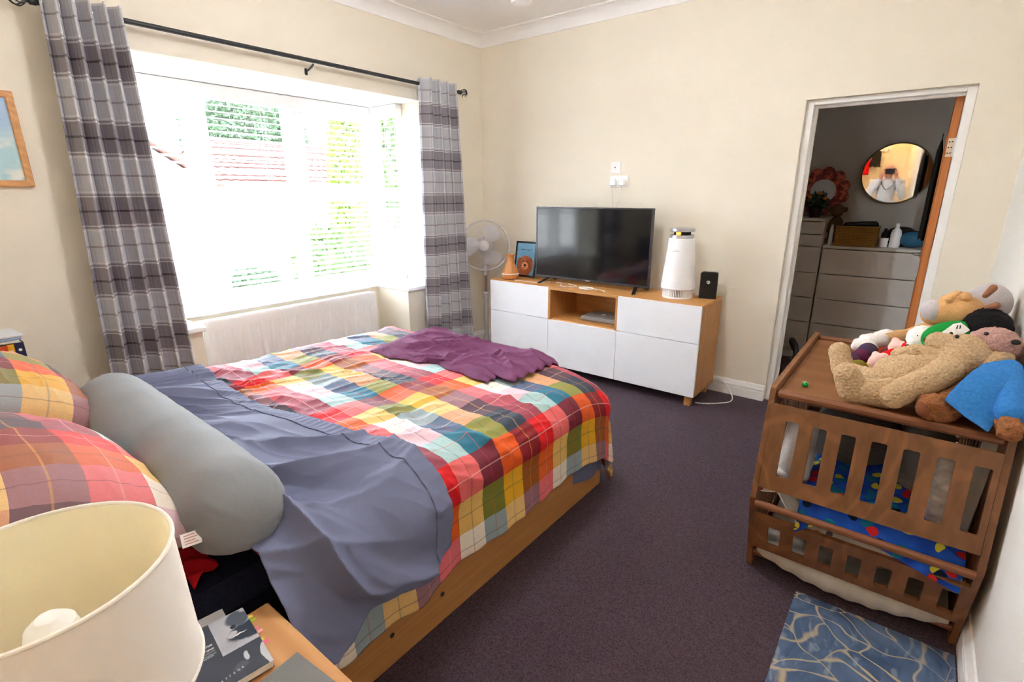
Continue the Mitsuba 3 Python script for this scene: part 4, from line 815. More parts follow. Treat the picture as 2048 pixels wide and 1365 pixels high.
# lamp
mat('m_shade', S(238, 233, 226), 0.9, 0.1)
mat('m_shadein', S(250, 246, 222), 0.9, 0.1)
mat('m_rim', S(236, 232, 224), 0.7, 0.2)
LC = np.array([-3.695, -2.432]); lb, lt, rb, rtp = 0.722, 0.936, 0.164, 0.156
k = thing('table_lamp', 'white drum shade table lamp in the bottom left corner of the photo', 'lamp')
a = np.linspace(0, 2 * math.pi, 97)
def ring(r, z): return np.stack([LC[0] + r * np.cos(a), LC[1] + r * np.sin(a), 0 * a + z], -1)
s = put('lamp_shade', grid(np.stack([ring(rb, lb), ring(rtp, lt)], 0)), 'm_shade', k, smooth=True)
put('lining', grid(np.stack([ring(rb - 0.0015, lb), ring(rtp - 0.0015, lt)], 0)[:, ::-1]), 'm_shadein', s, smooth=True)
for r, z in ((rb, lb), (rtp, lt)): put('rim', tube(np.c_[LC[0] + r * np.cos(a), LC[1] + r * np.sin(a), 0 * a + z], 0.0032, 8, False), 'm_rim', s)
put('base', lathe([(0, 0), (0.062, 0), (0.064, 0.006), (0.06, 0.014), (0.016, 0.022), (0.012, 0.03), (0, 0.03)], 40, (LC[0], LC[1], NZ)), 'm_chrome', k)
put('stem', tube([(LC[0], LC[1], NZ + 0.025), (LC[0], LC[1], NZ + 0.205)], 0.009, 14), 'm_chrome', k)
put('bulb_holder', lathe([(0, 0), (0.02, 0), (0.02, 0.05), (0.016, 0.055), (0, 0.055)], 24, (LC[0], LC[1], NZ + 0.20)), 'm_plastic', k)
put('bulb', lathe([(0, 0), (0.014, 0), (0.016, 0.02), (0.03, 0.05), (0.033, 0.068), (0.028, 0.088), (0.015, 0.1), (0, 0.103)], 28, (LC[0], LC[1], NZ + 0.255)), 'm_plastic', k)
put('shade_carrier', cat([tube([(LC[0], LC[1], NZ + 0.252), (LC[0] + (rb - 0.002) * math.cos(t), LC[1] + (rb - 0.002) * math.sin(t), lb + 0.012)], 0.0018, 6) for t in (0.4, 2.5, 4.6)]), 'm_chrome', k)
# books
eu, el = np.array([0.134, 0.991]), np.array([-0.991, 0.134])
def obook(org, w, h, z0, z1, b=0.001):   # org: lower right corner; w to the left, h upwards on the page
    q = bx(-w, 0, 0, h, z0, z1, b); M = np.eye(4); M[:2, 0], M[:2, 1], M[:2, 3] = -el, eu, org; q.apply_transform(M); return q
def cover(p, n, uv):
    u, v = uv.x, uv.y; w = 0.05 * (fbm(u * 9, v * 9, 0.0, 3) - 0.5)
    e = lambda cx, cy, rx, ry: dr.sqrt(dr.square((u + w - cx) / rx) + dr.square((v + w * 1.3 - cy) / ry))
    c = mi.Color3f(S(70, 76, 88))
    ph = (u > 0.50) & (v > 0.42)
    pc = mix(S(176, 178, 188), S(196, 198, 206), noise(u * 6, v * 6, 0.0))
    pc = mix(pc, S(58, 66, 80), 1 - smoothstep(0.8, 1.05, e(0.97, 0.62, 0.34, 0.15)))
    pc = mix(pc, S(92, 100, 114), 1 - smoothstep(0.8, 1.1, e(0.86, 0.86, 0.17, 0.13)))
    pc = mix(pc, S(196, 198, 206), (1 - smoothstep(0.7, 1.0, e(0.72, 0.66, 0.07, 0.04))))
    pc = mix(pc, S(52, 60, 74), 1 - smoothstep(0.7, 1.0, e(0.76, 0.755, 0.045, 0.035)))
    pc = mix(pc, S(226, 228, 234), (1 - smoothstep(0.6, 1.0, e(0.80, 0.62, 0.12, 0.014))))
    c = dr.select(ph, pc, c)
    c = mix(c, S(205, 208, 214), 1 - smoothstep(0.9, 1.0, e(1.04, 0.16, 0.13, 0.20)))
    c = mix(c, S(196, 200, 208), (1 - smoothstep(0.7, 1.0, e(0.74, 0.25, 0.04, 0.07))))
    c = mix(c, S(96, 102, 116), 0.7 * (1 - smoothstep(0.4, 1.0, e(0.64, 0.16, 0.12, 0.07))))
    return c
mat('m_cover', proc(cover), 0.35, 0.45)
mat('m_pages', S(226, 222, 212), 0.8, 0.1)
mat('m_pad', S(206, 208, 214), 0.6, 0.2)
solo('notepad', obook(np.array([-3.435, -2.36]), 0.13, 0.185, NZ, NZ + 0.005), 'm_pad', 'pale grey notepad lying under the book with the sticky tabs', 'notepad')
k = thing('book', 'dark paperback with a grey portrait photo and coloured sticky tabs on the bedside table', 'book')
bo = np.array([-3.412, -2.416])
put('pages', obook(bo + el * 0.002, 0.136, 0.187, NZ + 0.006, NZ + 0.020), 'm_pages', k)
put('back_cover', obook(bo, 0.14, 0.188, NZ + 0.0052, NZ + 0.006, 0), 'm_cover', k, smooth=False)
P = np.zeros((2, 2, 3))
for i in range(2):
    for j in range(2): P[i, j, :2] = bo + el * 0.14 * (1 - j) + eu * 0.188 * i; P[i, j, 2] = NZ + 0.0212
put('front_cover', grid(P), 'm_cover', k, smooth=False, uv=np.array([[0, 0], [1, 0], [0, 1], [1, 1]], float))
put('spine', obook(bo + el * 0.14, 0.0012, 0.188, NZ + 0.0052, NZ + 0.0212, 0), 'm_dark', k)
def on_cover(q, u, v):
    M = np.eye(4); M[:2, 0], M[:2, 1] = -el, eu; M[:2, 3] = bo + el * 0.14 * (1 - u) + eu * 0.188 * v; M[2, 3] = NZ + 0.0213; return q.apply_transform(M)
put('lettering', cat([on_cover(meshkit.text_mesh('Guide', 0.0055, 0.0002), 0.30, 0.66), on_cover(meshkit.text_mesh('homme', 0.0055, 0.0002), 0.26, 0.60), on_cover(bx(0, 0.024, 0, 0.0006, 0, 0.0002, 0), 0.28, 0.57), on_cover(bx(0, 0.024, 0, 0.0006, 0, 0.0002, 0), 0.28, 0.53), on_cover(meshkit.text_mesh('alexandre', 0.0028, 0.0002), 0.28, 0.50)]), 'm_plastic', k, label='small white title lettering')
put('title_lettering', cat([on_cover(meshkit.text_mesh(ch, 0.0045, 0.0002), 0.30 + i * 0.055, 0.09 + i * 0.006) for i, ch in enumerate('CATIENA')]), 'm_plastic', k)
for i, (v, c, L) in enumerate(((0.86, (244, 150, 96), 0.007), (0.835, (226, 222, 90), 0.011), (0.76, (168, 190, 44), 0.013), (0.60, (244, 120, 178), 0.008), (0.55, (246, 172, 172), 0.014), (0.40, (206, 212, 70), 0.007), (0.345, (250, 110, 170), 0.013))):
    mat('m_tab%d' % i, S(*c), 0.5, 0.3)
    q = obook(bo + eu * 0.188 * v - el * L, L + 0.01, 0.008, NZ + 0.009 + 0.001 * (i % 4), NZ + 0.0093 + 0.001 * (i % 4), 0); put('sticky_tab', q, 'm_tab%d' % i, k)
def leather(p, n, uv): return mix(S(108, 110, 110), S(136, 138, 138), voronoi(p.x * 620, p.y * 620)[0])
mat('m_leather', proc(leather), 0.35, 0.5, bump=proc(lambda p, n, uv: voronoi(p.x * 620, p.y * 620)[0]), bscale=0.0004)
k = thing('notebook', 'grey leather covered notebook on the front corner of the bedside table', 'notebook')
def nb(w, h, z0, z1, b, o=(0, 0)):
    q = bx(-w, 0, -h, 0, z0, z1, b); rot(q, [0, 0, 1], 4.5); return mv(q, -3.372 + o[0], -2.432 + o[1], NZ)
put('cover', nb(0.15, 0.215, 0.016, 0.019, 0.0012), 'm_leather', k); put('back_cover', nb(0.15, 0.215, 0.0, 0.003, 0.0012), 'm_leather', k); put('pages', nb(0.145, 0.205, 0.003, 0.016, 0, (-0.002, -0.004)), 'm_pages', k)
# far bedside table with books
k = thing('bedside_table', 'pine bedside table at the far side of the bed, mostly hidden behind pillows', 'bedside table')
put('top', bx(-3.79, -3.385, -0.50, -0.14, NZ - 0.028, NZ, 0.004), 'm_pine', k)
for y in (-0.495, -0.163): put('side_panel', bx(-3.78, -3.395, y, y + 0.018, 0, NZ - 0.028, 0.002), 'm_oakz', k)
put('drawer', bx(-3.41, -3.392, -0.474, -0.166, 0.1, 0.46, 0.003), 'm_oaky', k)
bt = [('navy', (34, 40, 74), 0.030, 0.328, 'navy book at the right end of the row on the far bedside table'), ('yellow', (226, 164, 40), 0.020, 0.325, 'yellow book between the navy and the orange book by the far wall'), ('orange', (206, 76, 40), 0.026, 0.322, 'orange red book in the row on the far bedside table'), ('teal', (30, 84, 104), 0.022, 0.324, 'dark teal book left of the orange one on the far bedside table'), ('green', (60, 96, 60), 0.03, 0.324, 'green book at the left end of the row, cut by the photo edge')]
x = -3.40
for nm, c, w, h, lab in bt:
    mat('m_book_' + nm, S(*c), 0.45, 0.35)
    k = thing('book', lab, 'book', 'books on the far bedside table')
    put('cover', cat([bx(x - w, x - w + 0.002, -0.44, -0.24, NZ, NZ + h, 0), bx(x - 0.002, x, -0.44, -0.24, NZ, NZ + h, 0), bx(x - w, x, -0.442, -0.438, NZ, NZ + h, 0.001)]), 'm_book_' + nm, k)
    put('pages', bx(x - w + 0.002, x - 0.002, -0.438, -0.245, NZ + 0.003, NZ + h - 0.003, 0), 'm_pages', k)
    put('spine_print', lathe([(0, 0), (0.006, 0), (0.006, 0.0006), (0, 0.0006)], 14).apply_transform(np.array(T().translate([x - w / 2, -0.442, NZ + h - 0.03]).rotate([1, 0, 0], 90).matrix)), 'm_plastic', k)
    x -= w + 0.001
mat('m_magblue', S(150, 168, 196), 0.4, 0.4)
for i in range(3): solo('magazine', rot(bx(-3.56, -3.405 + 0.006 * i - 0.004, -0.44, -0.26, NZ + 0.329 + i * 0.0105, NZ + 0.3385 + i * 0.0105, 0.002), [0, 0, 1], 3 * i - 2, (-3.48, -0.35, 0)), ('m_pages', 'm_magblue', 'm_pad')[i], ('white magazine at the bottom of the flat pile on top of the upright books', 'pale blue magazine in the middle of the flat pile on the upright books', 'grey magazine on top of the flat pile over the upright books')[i], 'magazine')
# ------------------------------------------------------------------ toy cot
k = thing('toy_cot', 'brown stained wooden cot with slotted front boards and a flat lid, by the right wall', 'cot')
CX0, CX1, CY0, CY1, CT = -1.85, -0.92, -3.598, -2.96, 0.745
prof = [(CX0 + 0.025, 0.0), (CX0 + 0.075, 0.0), (CX0 + 0.09, 0.02), (CX1 - 0.09, 0.02), (CX1 - 0.075, 0.0), (CX1 - 0.025, 0.0), (CX1 + 0.09, 0.36), (CX1, CT + 0.018), (CX0, CT + 0.018), (CX0 - 0.09, 0.36)]
pp = Polygon(prof).buffer(-0.012).buffer(0.012)
holes = [sbox(CX0 + 0.06 + i * 0.081, 0.12, CX0 + 0.10 + i * 0.081, 0.66).buffer(-0.008).buffer(0.008) for i in range(11)]
ps = pp.difference(unary_union(holes))
for y in (CY0, CY1 - 0.018): put('side_panel', extr(ps, 0.018, 'y', y), 'm_cotply', k, smooth=20)
def board(z0, z1, xb, xt, hz0, hz1, n=7):
    """slotted board: outline in (y, z'), tilted"""
    L = math.hypot(z1 - z0, xt - xb); o = sbox(CY0 + 0.019, 0, CY1 - 0.019, L); sc = L / (z1 - z0)
    hs = [sbox(-3.5635 + i * 0.0825 - 0.0, (hz0 - z0) * sc, -3.5635 + i * 0.0825 + 0.041, (hz1 - z0) * sc).buffer(-0.006).buffer(0.006) for i in range(n)]
    q = extr(o.difference(unary_union(hs)), 0.014, 'x', 0); ang = math.degrees(math.atan2(xt - xb, z1 - z0)); rot(q, [0, 1, 0], ang); return mv(q, xb, 0, z0)
put('upper_board', board(0.405, 0.705, -1.930, -1.868, 0.458, 0.655), 'm_cotply', k, smooth=20)
put('lower_board', board(0.118, 0.288, -1.872, -1.922, 0.150, 0.245), 'm_cotply', k, smooth=20)
for x, z in ((CX0 - 0.082, 0.338), (CX0 + 0.03, 0.062), (CX1 + 0.08, 0.338), (CX1 - 0.03, 0.062)): put('rail', tube([(x, CY0 + 0.018, z), (x, CY1 - 0.018, z)], 0.0135, 16), 'm_rodwood', k, smooth=50)
for x in (CX0 + 0.012, CX1 - 0.012): put('top_rail', bx(x - 0.016, x + 0.016, CY0 + 0.018, CY1 - 0.018, CT - 0.024, CT + 0.004, 0.009), 'm_rodwood', k)
put('lid', bx(CX0 + 0.03, CX1 - 0.03, CY0 + 0.019, CY1 - 0.019, CT - 0.026, CT - 0.012, 0.002), 'm_walnut', k)
qb = board(0.405, 0.705, -0.845, -0.905, 0.458, 0.655); put('back_board', qb, 'm_cotply', k, smooth=20)
# canvas base sagging between the bottom rails
mat('m_canvas', proc(lambda p, n, uv: mix(S(176, 168, 156), S(196, 190, 180), fbm(p.x * 30, p.y * 30, 0.0, 3))), 0.9, 0.1)
s_, t_ = np.meshgrid(np.linspace(0, 1, 50), np.linspace(0, 1, 50), indexing='ij')
sag = np.sin(t_ * math.pi) ** 0.8
Z = 0.085 - 0.058 * sag * np.clip(np.sin(s_ * math.pi) * 3.0 + 0.75, 0, 1) + 0.006 * ridges(s_, t_, 0.2, 9, 3)
Xg = CX0 + 0.02 - 0.012 * sag * (1 - s_) ** 3 + s_ * (CX1 - CX0 - 0.05)
P = np.stack([Xg, CY0 + 0.03 + t_ * (CY1 - CY0 - 0.06), Z], -1); P = P if normals(P)[25, 25, 2] > 0 else P[:, ::-1]
Pf = P.copy()
put('canvas_base', grid(P, 0.004), 'm_canvas', k, smooth=True)
t2 = np.linspace(0, 1, 50); v2 = np.linspace(0, 1, 12)
Pq = np.zeros((12, 50, 3)); sg2 = np.sin(t2 * math.pi) ** 0.8
for i, v in enumerate(v2): Pq[i, :, 0] = CX0 + 0.012 - 0.028 * sg2 * math.sin(v * math.pi * 0.9); Pq[i, :, 1] = CY0 + 0.03 + t2 * (CY1 - CY0 - 0.06); Pq[i, :, 2] = 0.125 - v * (0.045 + 0.052 * sg2)
Pq[..., 0] += 0.004 * np.sin(Pq[..., 1] * 90)
put('canvas_front', grid(Pq if normals(Pq)[5, 25, 0] < 0 else Pq[:, ::-1], 0.003), 'm_canvas', k, smooth=True)
# what lies inside
def plushmat(key, a, b, fr=170, rough=0.9): return mat(key, proc(lambda p, n, uv: mix(a, b, fbm(p.x * fr, p.y * fr, p.z * fr, 2))), rough, 0.1, sheen=0.5)
plushmat('m_wplush', S(206, 198, 190), S(232, 226, 220)); plushmat('m_gplush', S(118, 114, 108), S(142, 138, 132)); plushmat('m_dgplush', S(88, 85, 80), S(108, 104, 98))
plushmat('m_furgrey', S(150, 138, 130), S(246, 240, 236), 48)
k = thing('plush_toy', 'pale plush toy seen through the first slot at the left end of the cot', 'plush toy')
put('body', flesh([(( -1.72, -3.052, 0.44), 0.058, (-1.70, -3.062, 0.585), 0.052)], 0.01), 'm_wplush', k, smooth=True)
put('arm', flesh([((-1.76, -3.09, 0.50), 0.022, (-1.80, -3.10, 0.43), 0.02)], 0.01), 'm_wplush', k, smooth=True)
solo('grey_cushion', flesh([ell((-1.46, -3.22, 0.50), (0.20, 0.15, 0.16)), ((-1.55, -3.15, 0.55), 0.07, (-1.45, -3.28, 0.58), 0.06)], 0.02, 14), 'm_dgplush', 'big dark grey cushion filling the middle of the cot behind the slots', 'cushion', smooth=True)
solo('grey_cushion', flesh([ell((-1.50, -3.43, 0.50), (0.20, 0.09, 0.165)), ((-1.62, -3.42, 0.42), 0.08, (-1.45, -3.43, 0.60), 0.07)], 0.02, 14), 'm_gplush', 'lighter grey cushion right of the dark one, rising above the front board', 'cushion', smooth=True)
solo('fur_cushion', flesh([ell((-1.77, -3.475, 0.50), (0.07, 0.048, 0.14))], 0.008, 6, 0.006, 60), 'm_furgrey', 'mottled grey and white fluffy cushion behind the sixth slot of the cot', 'cushion', smooth=True)
solo('white_board', rot(bx(-1.73, -1.715, -3.575, -3.535, 0.30, 0.69, 0.003), [1, 0, 0], 3, (-1.72, -3.55, 0.5)), 'm_plastic', 'white panel leaning at the right end inside the cot', 'panel')
def lumpcloth(x0, x1, y0, y1, zfun, seed, amp, n=110, thick=0.004):
    s_, t_ = np.meshgrid(np.linspace(0, 1, n), np.linspace(0, 1, n), indexing='ij'); X, Y = x0 + s_ * (x1 - x0), y0 + t_ * (y1 - y0)
    Z = zfun(X, Y) + amp * ridges(X, Y, 0.7, 10, seed) + amp * 1.2 * (meshkit.fbm(np.stack([X * 9, Y * 9, 0 * X], -1), 2, seed) - 0.5)
    P = np.stack([X, Y, Z], -1)
    if normals(P)[n // 2, n // 2, 2] < 0: P = P[:, ::-1]
    return grid(P, thick)
def printblue(p, n, uv):
    d1, d2, r = voronoi(p.y * 30 + 0.6 * noise(p.x * 30, p.y * 30, 1.0), p.z * 22 + p.x * 24)
    base = mix(S(24, 52, 150), S(44, 100, 210), noise(p.x * 26, p.y * 26, p.z * 26))
    c = dr.select(r < 0.22, mi.Color3f(S(28, 118, 150)), dr.select(r < 0.36, mi.Color3f(S(208, 196, 70)), dr.select(r < 0.47, mi.Color3f(S(196, 40, 44)), dr.select(r < 0.57, mi.Color3f(S(16, 34, 62)), base))))
    return mix(base, c, 1 - smoothstep(0.40, 0.50, d1))
mat('m_printblue', proc(printblue), 0.85, 0.1, sheen=0.4)
solo('fleece_blanket', lumpcloth(-1.925, -1.58, -3.56, -3.11, lambda x, y: 0.405 + 0.12 * (x + 1.88) - 0.065 * np.clip((-3.34 - y) / 0.2, 0, 1) - 0.05 * np.clip((y + 3.17) / 0.06, 0, 1) - 2.6 * np.clip(-1.888 - x, 0, 1), 71, 0.026), 'm_printblue', 'bright blue fleece blanket with a multicoloured print, crumpled in the cot', 'blanket', smooth=True)
def printwhite(p, n, uv):
    d1, d2, r = voronoi(p.y * 22, p.x * 22 + p.z * 15)
    return mix(mix(S(206, 200, 192), S(226, 222, 216), noise(p.x * 40, p.y * 40, 0.0)), dr.select(r < 0.3, mi.Color3f(S(190, 60, 48)), mi.Color3f(S(104, 104, 112))), dr.select(r < 0.5, 1 - smoothstep(0.2, 0.27, d1), mi.Float(0)))
mat('m_printwhite', proc(printwhite), 0.85, 0.1)
solo('white_sheet', lumpcloth(-1.915, -1.50, -3.572, -2.985, lambda x, y: 0.272 + 0.11 * np.clip((y + 3.14) / 0.10, 0, 1) + 0.08 * (x + 1.92), 73, 0.02), 'm_printwhite', 'crumpled white sheet with small red and grey figures under the blue blanket', 'sheet', smooth=True)
solo('grey_sack', flesh([ell((-1.45, -3.28, 0.185), (0.38, 0.275, 0.10))], 0.02, 12), 'm_gplush', 'grey fabric bundle in the bottom of the cot behind the lower board', 'bundle', smooth=True)
# ------------------------------------------------------------------ soft toys on the lid
E_ = lambda p, sc, d=None: ell(p, sc, None if d is None else frame_(d))
def frame_(d):
    d = np.array(d, float) / np.linalg.norm(d); u = np.cross(d, [0, 0, 1.0]); u /= np.linalg.norm(u) + 1e-9; return np.stack([d, u, np.cross(d, u)], 1)
def fur(key, a, b, fr=230, bs=0.006): return mat(key, proc(lambda p, n, uv: mix(a, b, fbm(p.x * fr, p.y * fr, p.z * fr, 2))), 0.95, 0.05, bump=proc(lambda p, n, uv: fbm(p.x * fr, p.y * fr, p.z * fr, 2)), bscale=bs, sheen=0.6)
fur('m_beige', S(166, 134, 98), S(214, 186, 148)); fur('m_brownfur', S(112, 70, 44), S(168, 112, 74)); fur('m_pinkfur', S(142, 106, 96), S(196, 156, 146)); fur('m_blackfur', S(12, 12, 13), S(34, 33, 34)); fur('m_whitefur', S(222, 216, 208), S(244, 240, 234), 200, 0.003)
plushmat('m_tan', S(188, 142, 92), S(206, 162, 110)); plushmat('m_greyvelour', S(168, 160, 160), S(186, 178, 178)); plushmat('m_pinkvelour', S(228, 184, 172), S(238, 198, 188)); plushmat('m_offwhite', S(214, 206, 200), S(228, 222, 216))
mat('m_green', S(28, 138, 58), 0.8, 0.1, sheen=0.3); mat('m_redfelt', S(214, 24, 28), 0.8, 0.1); mat('m_whitefelt', S(236, 234, 230), 0.8, 0.1); mat('m_bluefelt', proc(lambda p, n, uv: mix(S(44, 104, 168), S(62, 126, 190), fbm(p.x * 160, p.y * 160, p.z * 160, 2))), 0.9, 0.1, sheen=0.5)
mat('m_eye', S(20, 14, 12), 0.15, 0.6); mat('m_ribbon', S(206, 212, 176), 0.7, 0.2)
# big beige teddy lying on its back along the front of the lid
k = thing('teddy_bear', 'big beige curly teddy bear lying on its back along the front of the cot lid', 'teddy bear')
TB = [E_((-1.675, -3.325, 0.825), (0.085, 0.078, 0.075)), ((-1.67, -3.30, 0.82), 0.070, (-1.625, -3.40, 0.835), 0.066), ((-1.625, -3.40, 0.835), 0.05, (-1.58, -3.44, 0.86), 0.06)]
TB += chain([(-1.70, -3.345, 0.795), (-1.765, -3.285, 0.784), (-1.785, -3.225, 0.783)], [0.052, 0.047, 0.041]) + [((-1.785, -3.195, 0.785), 0.046, (-1.79, -3.170, 0.835), 0.038)]
TB += chain([(-1.685, -3.295, 0.80), (-1.635, -3.23, 0.785), (-1.575, -3.168, 0.78)], [0.046, 0.038, 0.033]) + [((-1.555, -3.14, 0.782), 0.036, (-1.525, -3.118, 0.838), 0.035)]
TB += chain([(-1.655, -3.425, 0.865), (-1.735, -3.385, 0.845), (-1.80, -3.325, 0.815)], [0.045, 0.042, 0.040]) + [((-1.80, -3.325, 0.815), 0.04, (-1.81, -3.305, 0.795), 0.038)]
TB += chain([(-1.575, -3.40, 0.875), (-1.575, -3.345, 0.885), (-1.585, -3.305, 0.87)], [0.035, 0.034, 0.032])
TB += [E_((-1.535, -3.465, 0.885), (0.085, 0.08, 0.078)), ((-1.54, -3.435, 0.905), 0.052, (-1.535, -3.395, 0.925), 0.036)]
put('body', flesh(TB, 0.0042, 14, 0.0042, 210, 5), 'm_beige', k, smooth=True)
put('ear', flesh([((-1.585, -3.525, 0.885), 0.024, (-1.545, -3.56, 0.905), 0.030)], 0.006, 6, 0.005, 130, 6), 'm_beige', k, smooth=True)
put('ear', flesh([((-1.47, -3.475, 0.90), 0.022, (-1.435, -3.485, 0.905), 0.026)], 0.006, 6, 0.005, 130, 7), 'm_beige', k, smooth=True)
mat('m_stitch', S(96, 66, 46), 0.8, 0.1)
put('nose', ball((-1.535, -3.3585, 0.928), 0.008, 2, (1.3, 0.6, 0.8)), 'm_stitch', k)
put('eye', ball((-1.562, -3.437, 0.960), 0.006), 'm_eye', k); put('eye', ball((-1.492, -3.425, 0.952), 0.006), 'm_eye', k)
for p, d in (((-1.60, -3.50, 0.838), 20), ((-1.50, -3.555, 0.85), -15)):
    q = bx(-0.03, 0.03, -0.008, 0.008, -0.0012, 0.0012, 0); rot(q, [0, 0, 1], -50 + d); rot(q, [0, 1, 0], 20); put('ribbon', mv(q, *p), 'm_ribbon', k, label='pale green ribbon end')
# brown bear in a plain blue felt coat
k = thing('teddy_bear', 'brown furry teddy bear in a plain blue felt coat at the right end', 'teddy bear')
BB = chain([(-1.66, -3.49, 0.80), (-1.735, -3.455, 0.785), (-1.80, -3.425, 0.78)], [0.05, 0.046, 0.042]) + [((-1.80, -3.42, 0.775), 0.044, (-1.83, -3.40, 0.795), 0.038), E_((-1.62, -3.53, 0.80), (0.08, 0.05, 0.055)), ((-1.62, -3.545, 0.82), 0.05, (-1.50, -3.56, 0.85), 0.045)]
put('body', flesh(BB, 0.0075, 8, 0.008, 90, 8), 'm_brownfur', k, smooth=True)
put('paw', flesh([((-1.83, -3.57, 0.79), 0.030, (-1.885, -3.572, 0.782), 0.028)], 0.006, 6, 0.007, 90, 9), 'm_brownfur', k, smooth=True)
mat('m_paw', S(118, 72, 50), 0.9, 0.1); put('paw_pad', flesh([ell((-1.845, -3.383, 0.785), (0.026, 0.022, 0.027))], 0.006, 4), 'm_paw', k, smooth=True)
def patch(rows, n=40, seed=1, amp=0.006, thick=0.004):
    """smooth sheet through rows of control points"""
    R = [spline(r, n) for r in rows]; R = np.stack(R, 0); out = np.stack([spline(R[:, j], n) for j in range(n)], 1)
    N = normals(out); out = out + N * (amp * (meshkit.fbm(out * 16, 2, seed) - 0.5) * 2)[..., None]
    if normals(out)[n // 2, n // 2, 2] < 0: out = out[:, ::-1]
    return grid(out, thick)
put('coat', patch([[(-1.845, -3.425, 0.825), (-1.765, -3.455, 0.865), (-1.67, -3.49, 0.885), (-1.56, -3.52, 0.895)],
                   [(-1.868, -3.475, 0.795), (-1.80, -3.50, 0.845), (-1.70, -3.53, 0.89), (-1.57, -3.56, 0.905)],
                   [(-1.885, -3.53, 0.768), (-1.83, -3.55, 0.80), (-1.74, -3.575, 0.86), (-1.60, -3.59, 0.895)]], 44, 3, 0.004), 'm_bluefelt', k, smooth=True)
put('sleeve', flesh([((-1.60, -3.575, 0.885), 0.032, (-1.825, -3.572, 0.808), 0.040)], 0.008, 6), 'm_bluefelt', k, smooth=True)
# pinkish brown bear behind it by the wall
k = thing('teddy_bear', 'dusty pink long haired teddy bear head at the right edge, above the blue coat', 'teddy bear')
put('body', flesh([E_((-1.46, -3.54, 0.92), (0.10, 0.07, 0.062)), ((-1.46, -3.54, 0.92), 0.06, (-1.52, -3.555, 0.945), 0.045), ((-1.36, -3.53, 0.86), 0.07, (-1.42, -3.54, 0.90), 0.06), ((-1.32, -3.52, 0.79), 0.05, (-1.40, -3.54, 0.86), 0.06)], 0.0075, 8, 0.008, 80, 15), 'm_pinkfur', k, smooth=True)
put('eye', ball((-1.515, -3.51, 0.972), 0.006), 'm_eye', k); put('nose', ball((-1.562, -3.578, 0.965), 0.011, 2, (0.8, 1.1, 0.8)), 'm_dark', k)
# black plush behind, grey plush behind that
solo('plush_toy', flesh([E_((-1.27, -3.53, 0.945), (0.11, 0.075, 0.07)), ((-1.22, -3.52, 0.80), 0.06, (-1.25, -3.53, 0.90), 0.065)], 0.009, 8, 0.006, 90, 16), 'm_blackfur', 'round black plush toy between the green hat and the pink bear', 'plush toy', smooth=True)
solo('plush_toy', flesh([E_((-1.11, -3.535, 1.01), (0.085, 0.07, 0.075)), ((-1.06, -3.53, 0.80), 0.055, (-1.09, -3.535, 0.95), 0.065)], 0.01, 10), 'm_greyvelour', 'pale grey round plush toy topping the pile against the wall', 'plush toy', smooth=True)
# tan dog with white paws
k = thing('plush_dog', 'tan plush dog with white paws and wrinkled muzzle at the back of the pile', 'plush toy')
put('body', flesh([((-0.99, -3.34, 0.80), 0.055, (-1.02, -3.44, 0.87), 0.065), ((-1.02, -3.44, 0.87), 0.055, (-1.10, -3.455, 0.93), 0.06)] + chain([(-1.02, -3.40, 0.84), (-1.07, -3.31, 0.825), (-1.13, -3.225, 0.80)], [0.042, 0.036, 0.034]) + chain([(-1.0, -3.36, 0.82), (-1.03, -3.28, 0.81), (-1.05, -3.215, 0.80)], [0.04, 0.034, 0.032]), 0.009, 10), 'm_tan', k, smooth=True)
HC = np.array([-1.215, -3.455, 0.985])
put('head', flesh([E_(HC, (0.075, 0.07, 0.062)), (HC + (-0.01, 0.03, 0.0), 0.055, HC + (0.0, 0.075, -0.02), 0.045)] + [(HC + (-0.045 + 0.02 * i, 0.045 - 0.01 * i, 0.045 + 0.006 * i), 0.012, HC + (0.03 + 0.01 * i, 0.055 - 0.012 * i, 0.04 + 0.006 * i), 0.012) for i in range(4)], 0.006, 6), 'm_tan', k, smooth=True)
put('muzzle', flesh([(HC + (-0.012, 0.078, -0.008), 0.043, HC + (0.025, 0.08, -0.010), 0.042)], 0.008, 8), 'm_greyvelour', k, smooth=True)
put('nose', flesh([ell(HC + (-0.035, 0.0, 0.062), (0.022, 0.02, 0.018))], 0.006, 5), 'm_tan', k, smooth=True)
mat('m_rust', S(146, 100, 74), 0.85, 0.1)
for p0, p1 in (((-0.015, -0.055, 0.07), (-0.02, -0.07, 0.10)), ((-0.045, -0.065, 0.03), (-0.07, -0.085, 0.045)), ((-0.06, -0.05, -0.005), (-0.085, -0.06, -0.01))): put('ear', flesh([(HC + p0, 0.010, HC + p1, 0.013)], 0.006, 4), 'm_rust', k, smooth=True)
for c in ((-1.15, -3.185, 0.785), (-1.055, -3.20, 0.785)):
    c = np.array(c)
    put('paw', flesh([E_(c, (0.055, 0.045, 0.036))] + [(c + (-0.034 + 0.034 * i, 0.022, 0.0), 0.022, c + (-0.036 + 0.036 * i, 0.038, 0.0), 0.019) for i in range(3)] + [(c + (0.0, -0.02, 0.02), 0.03, c + (0.01, -0.045, 0.03), 0.032)], 0.007, 5), 'm_offwhite', k, smooth=True)
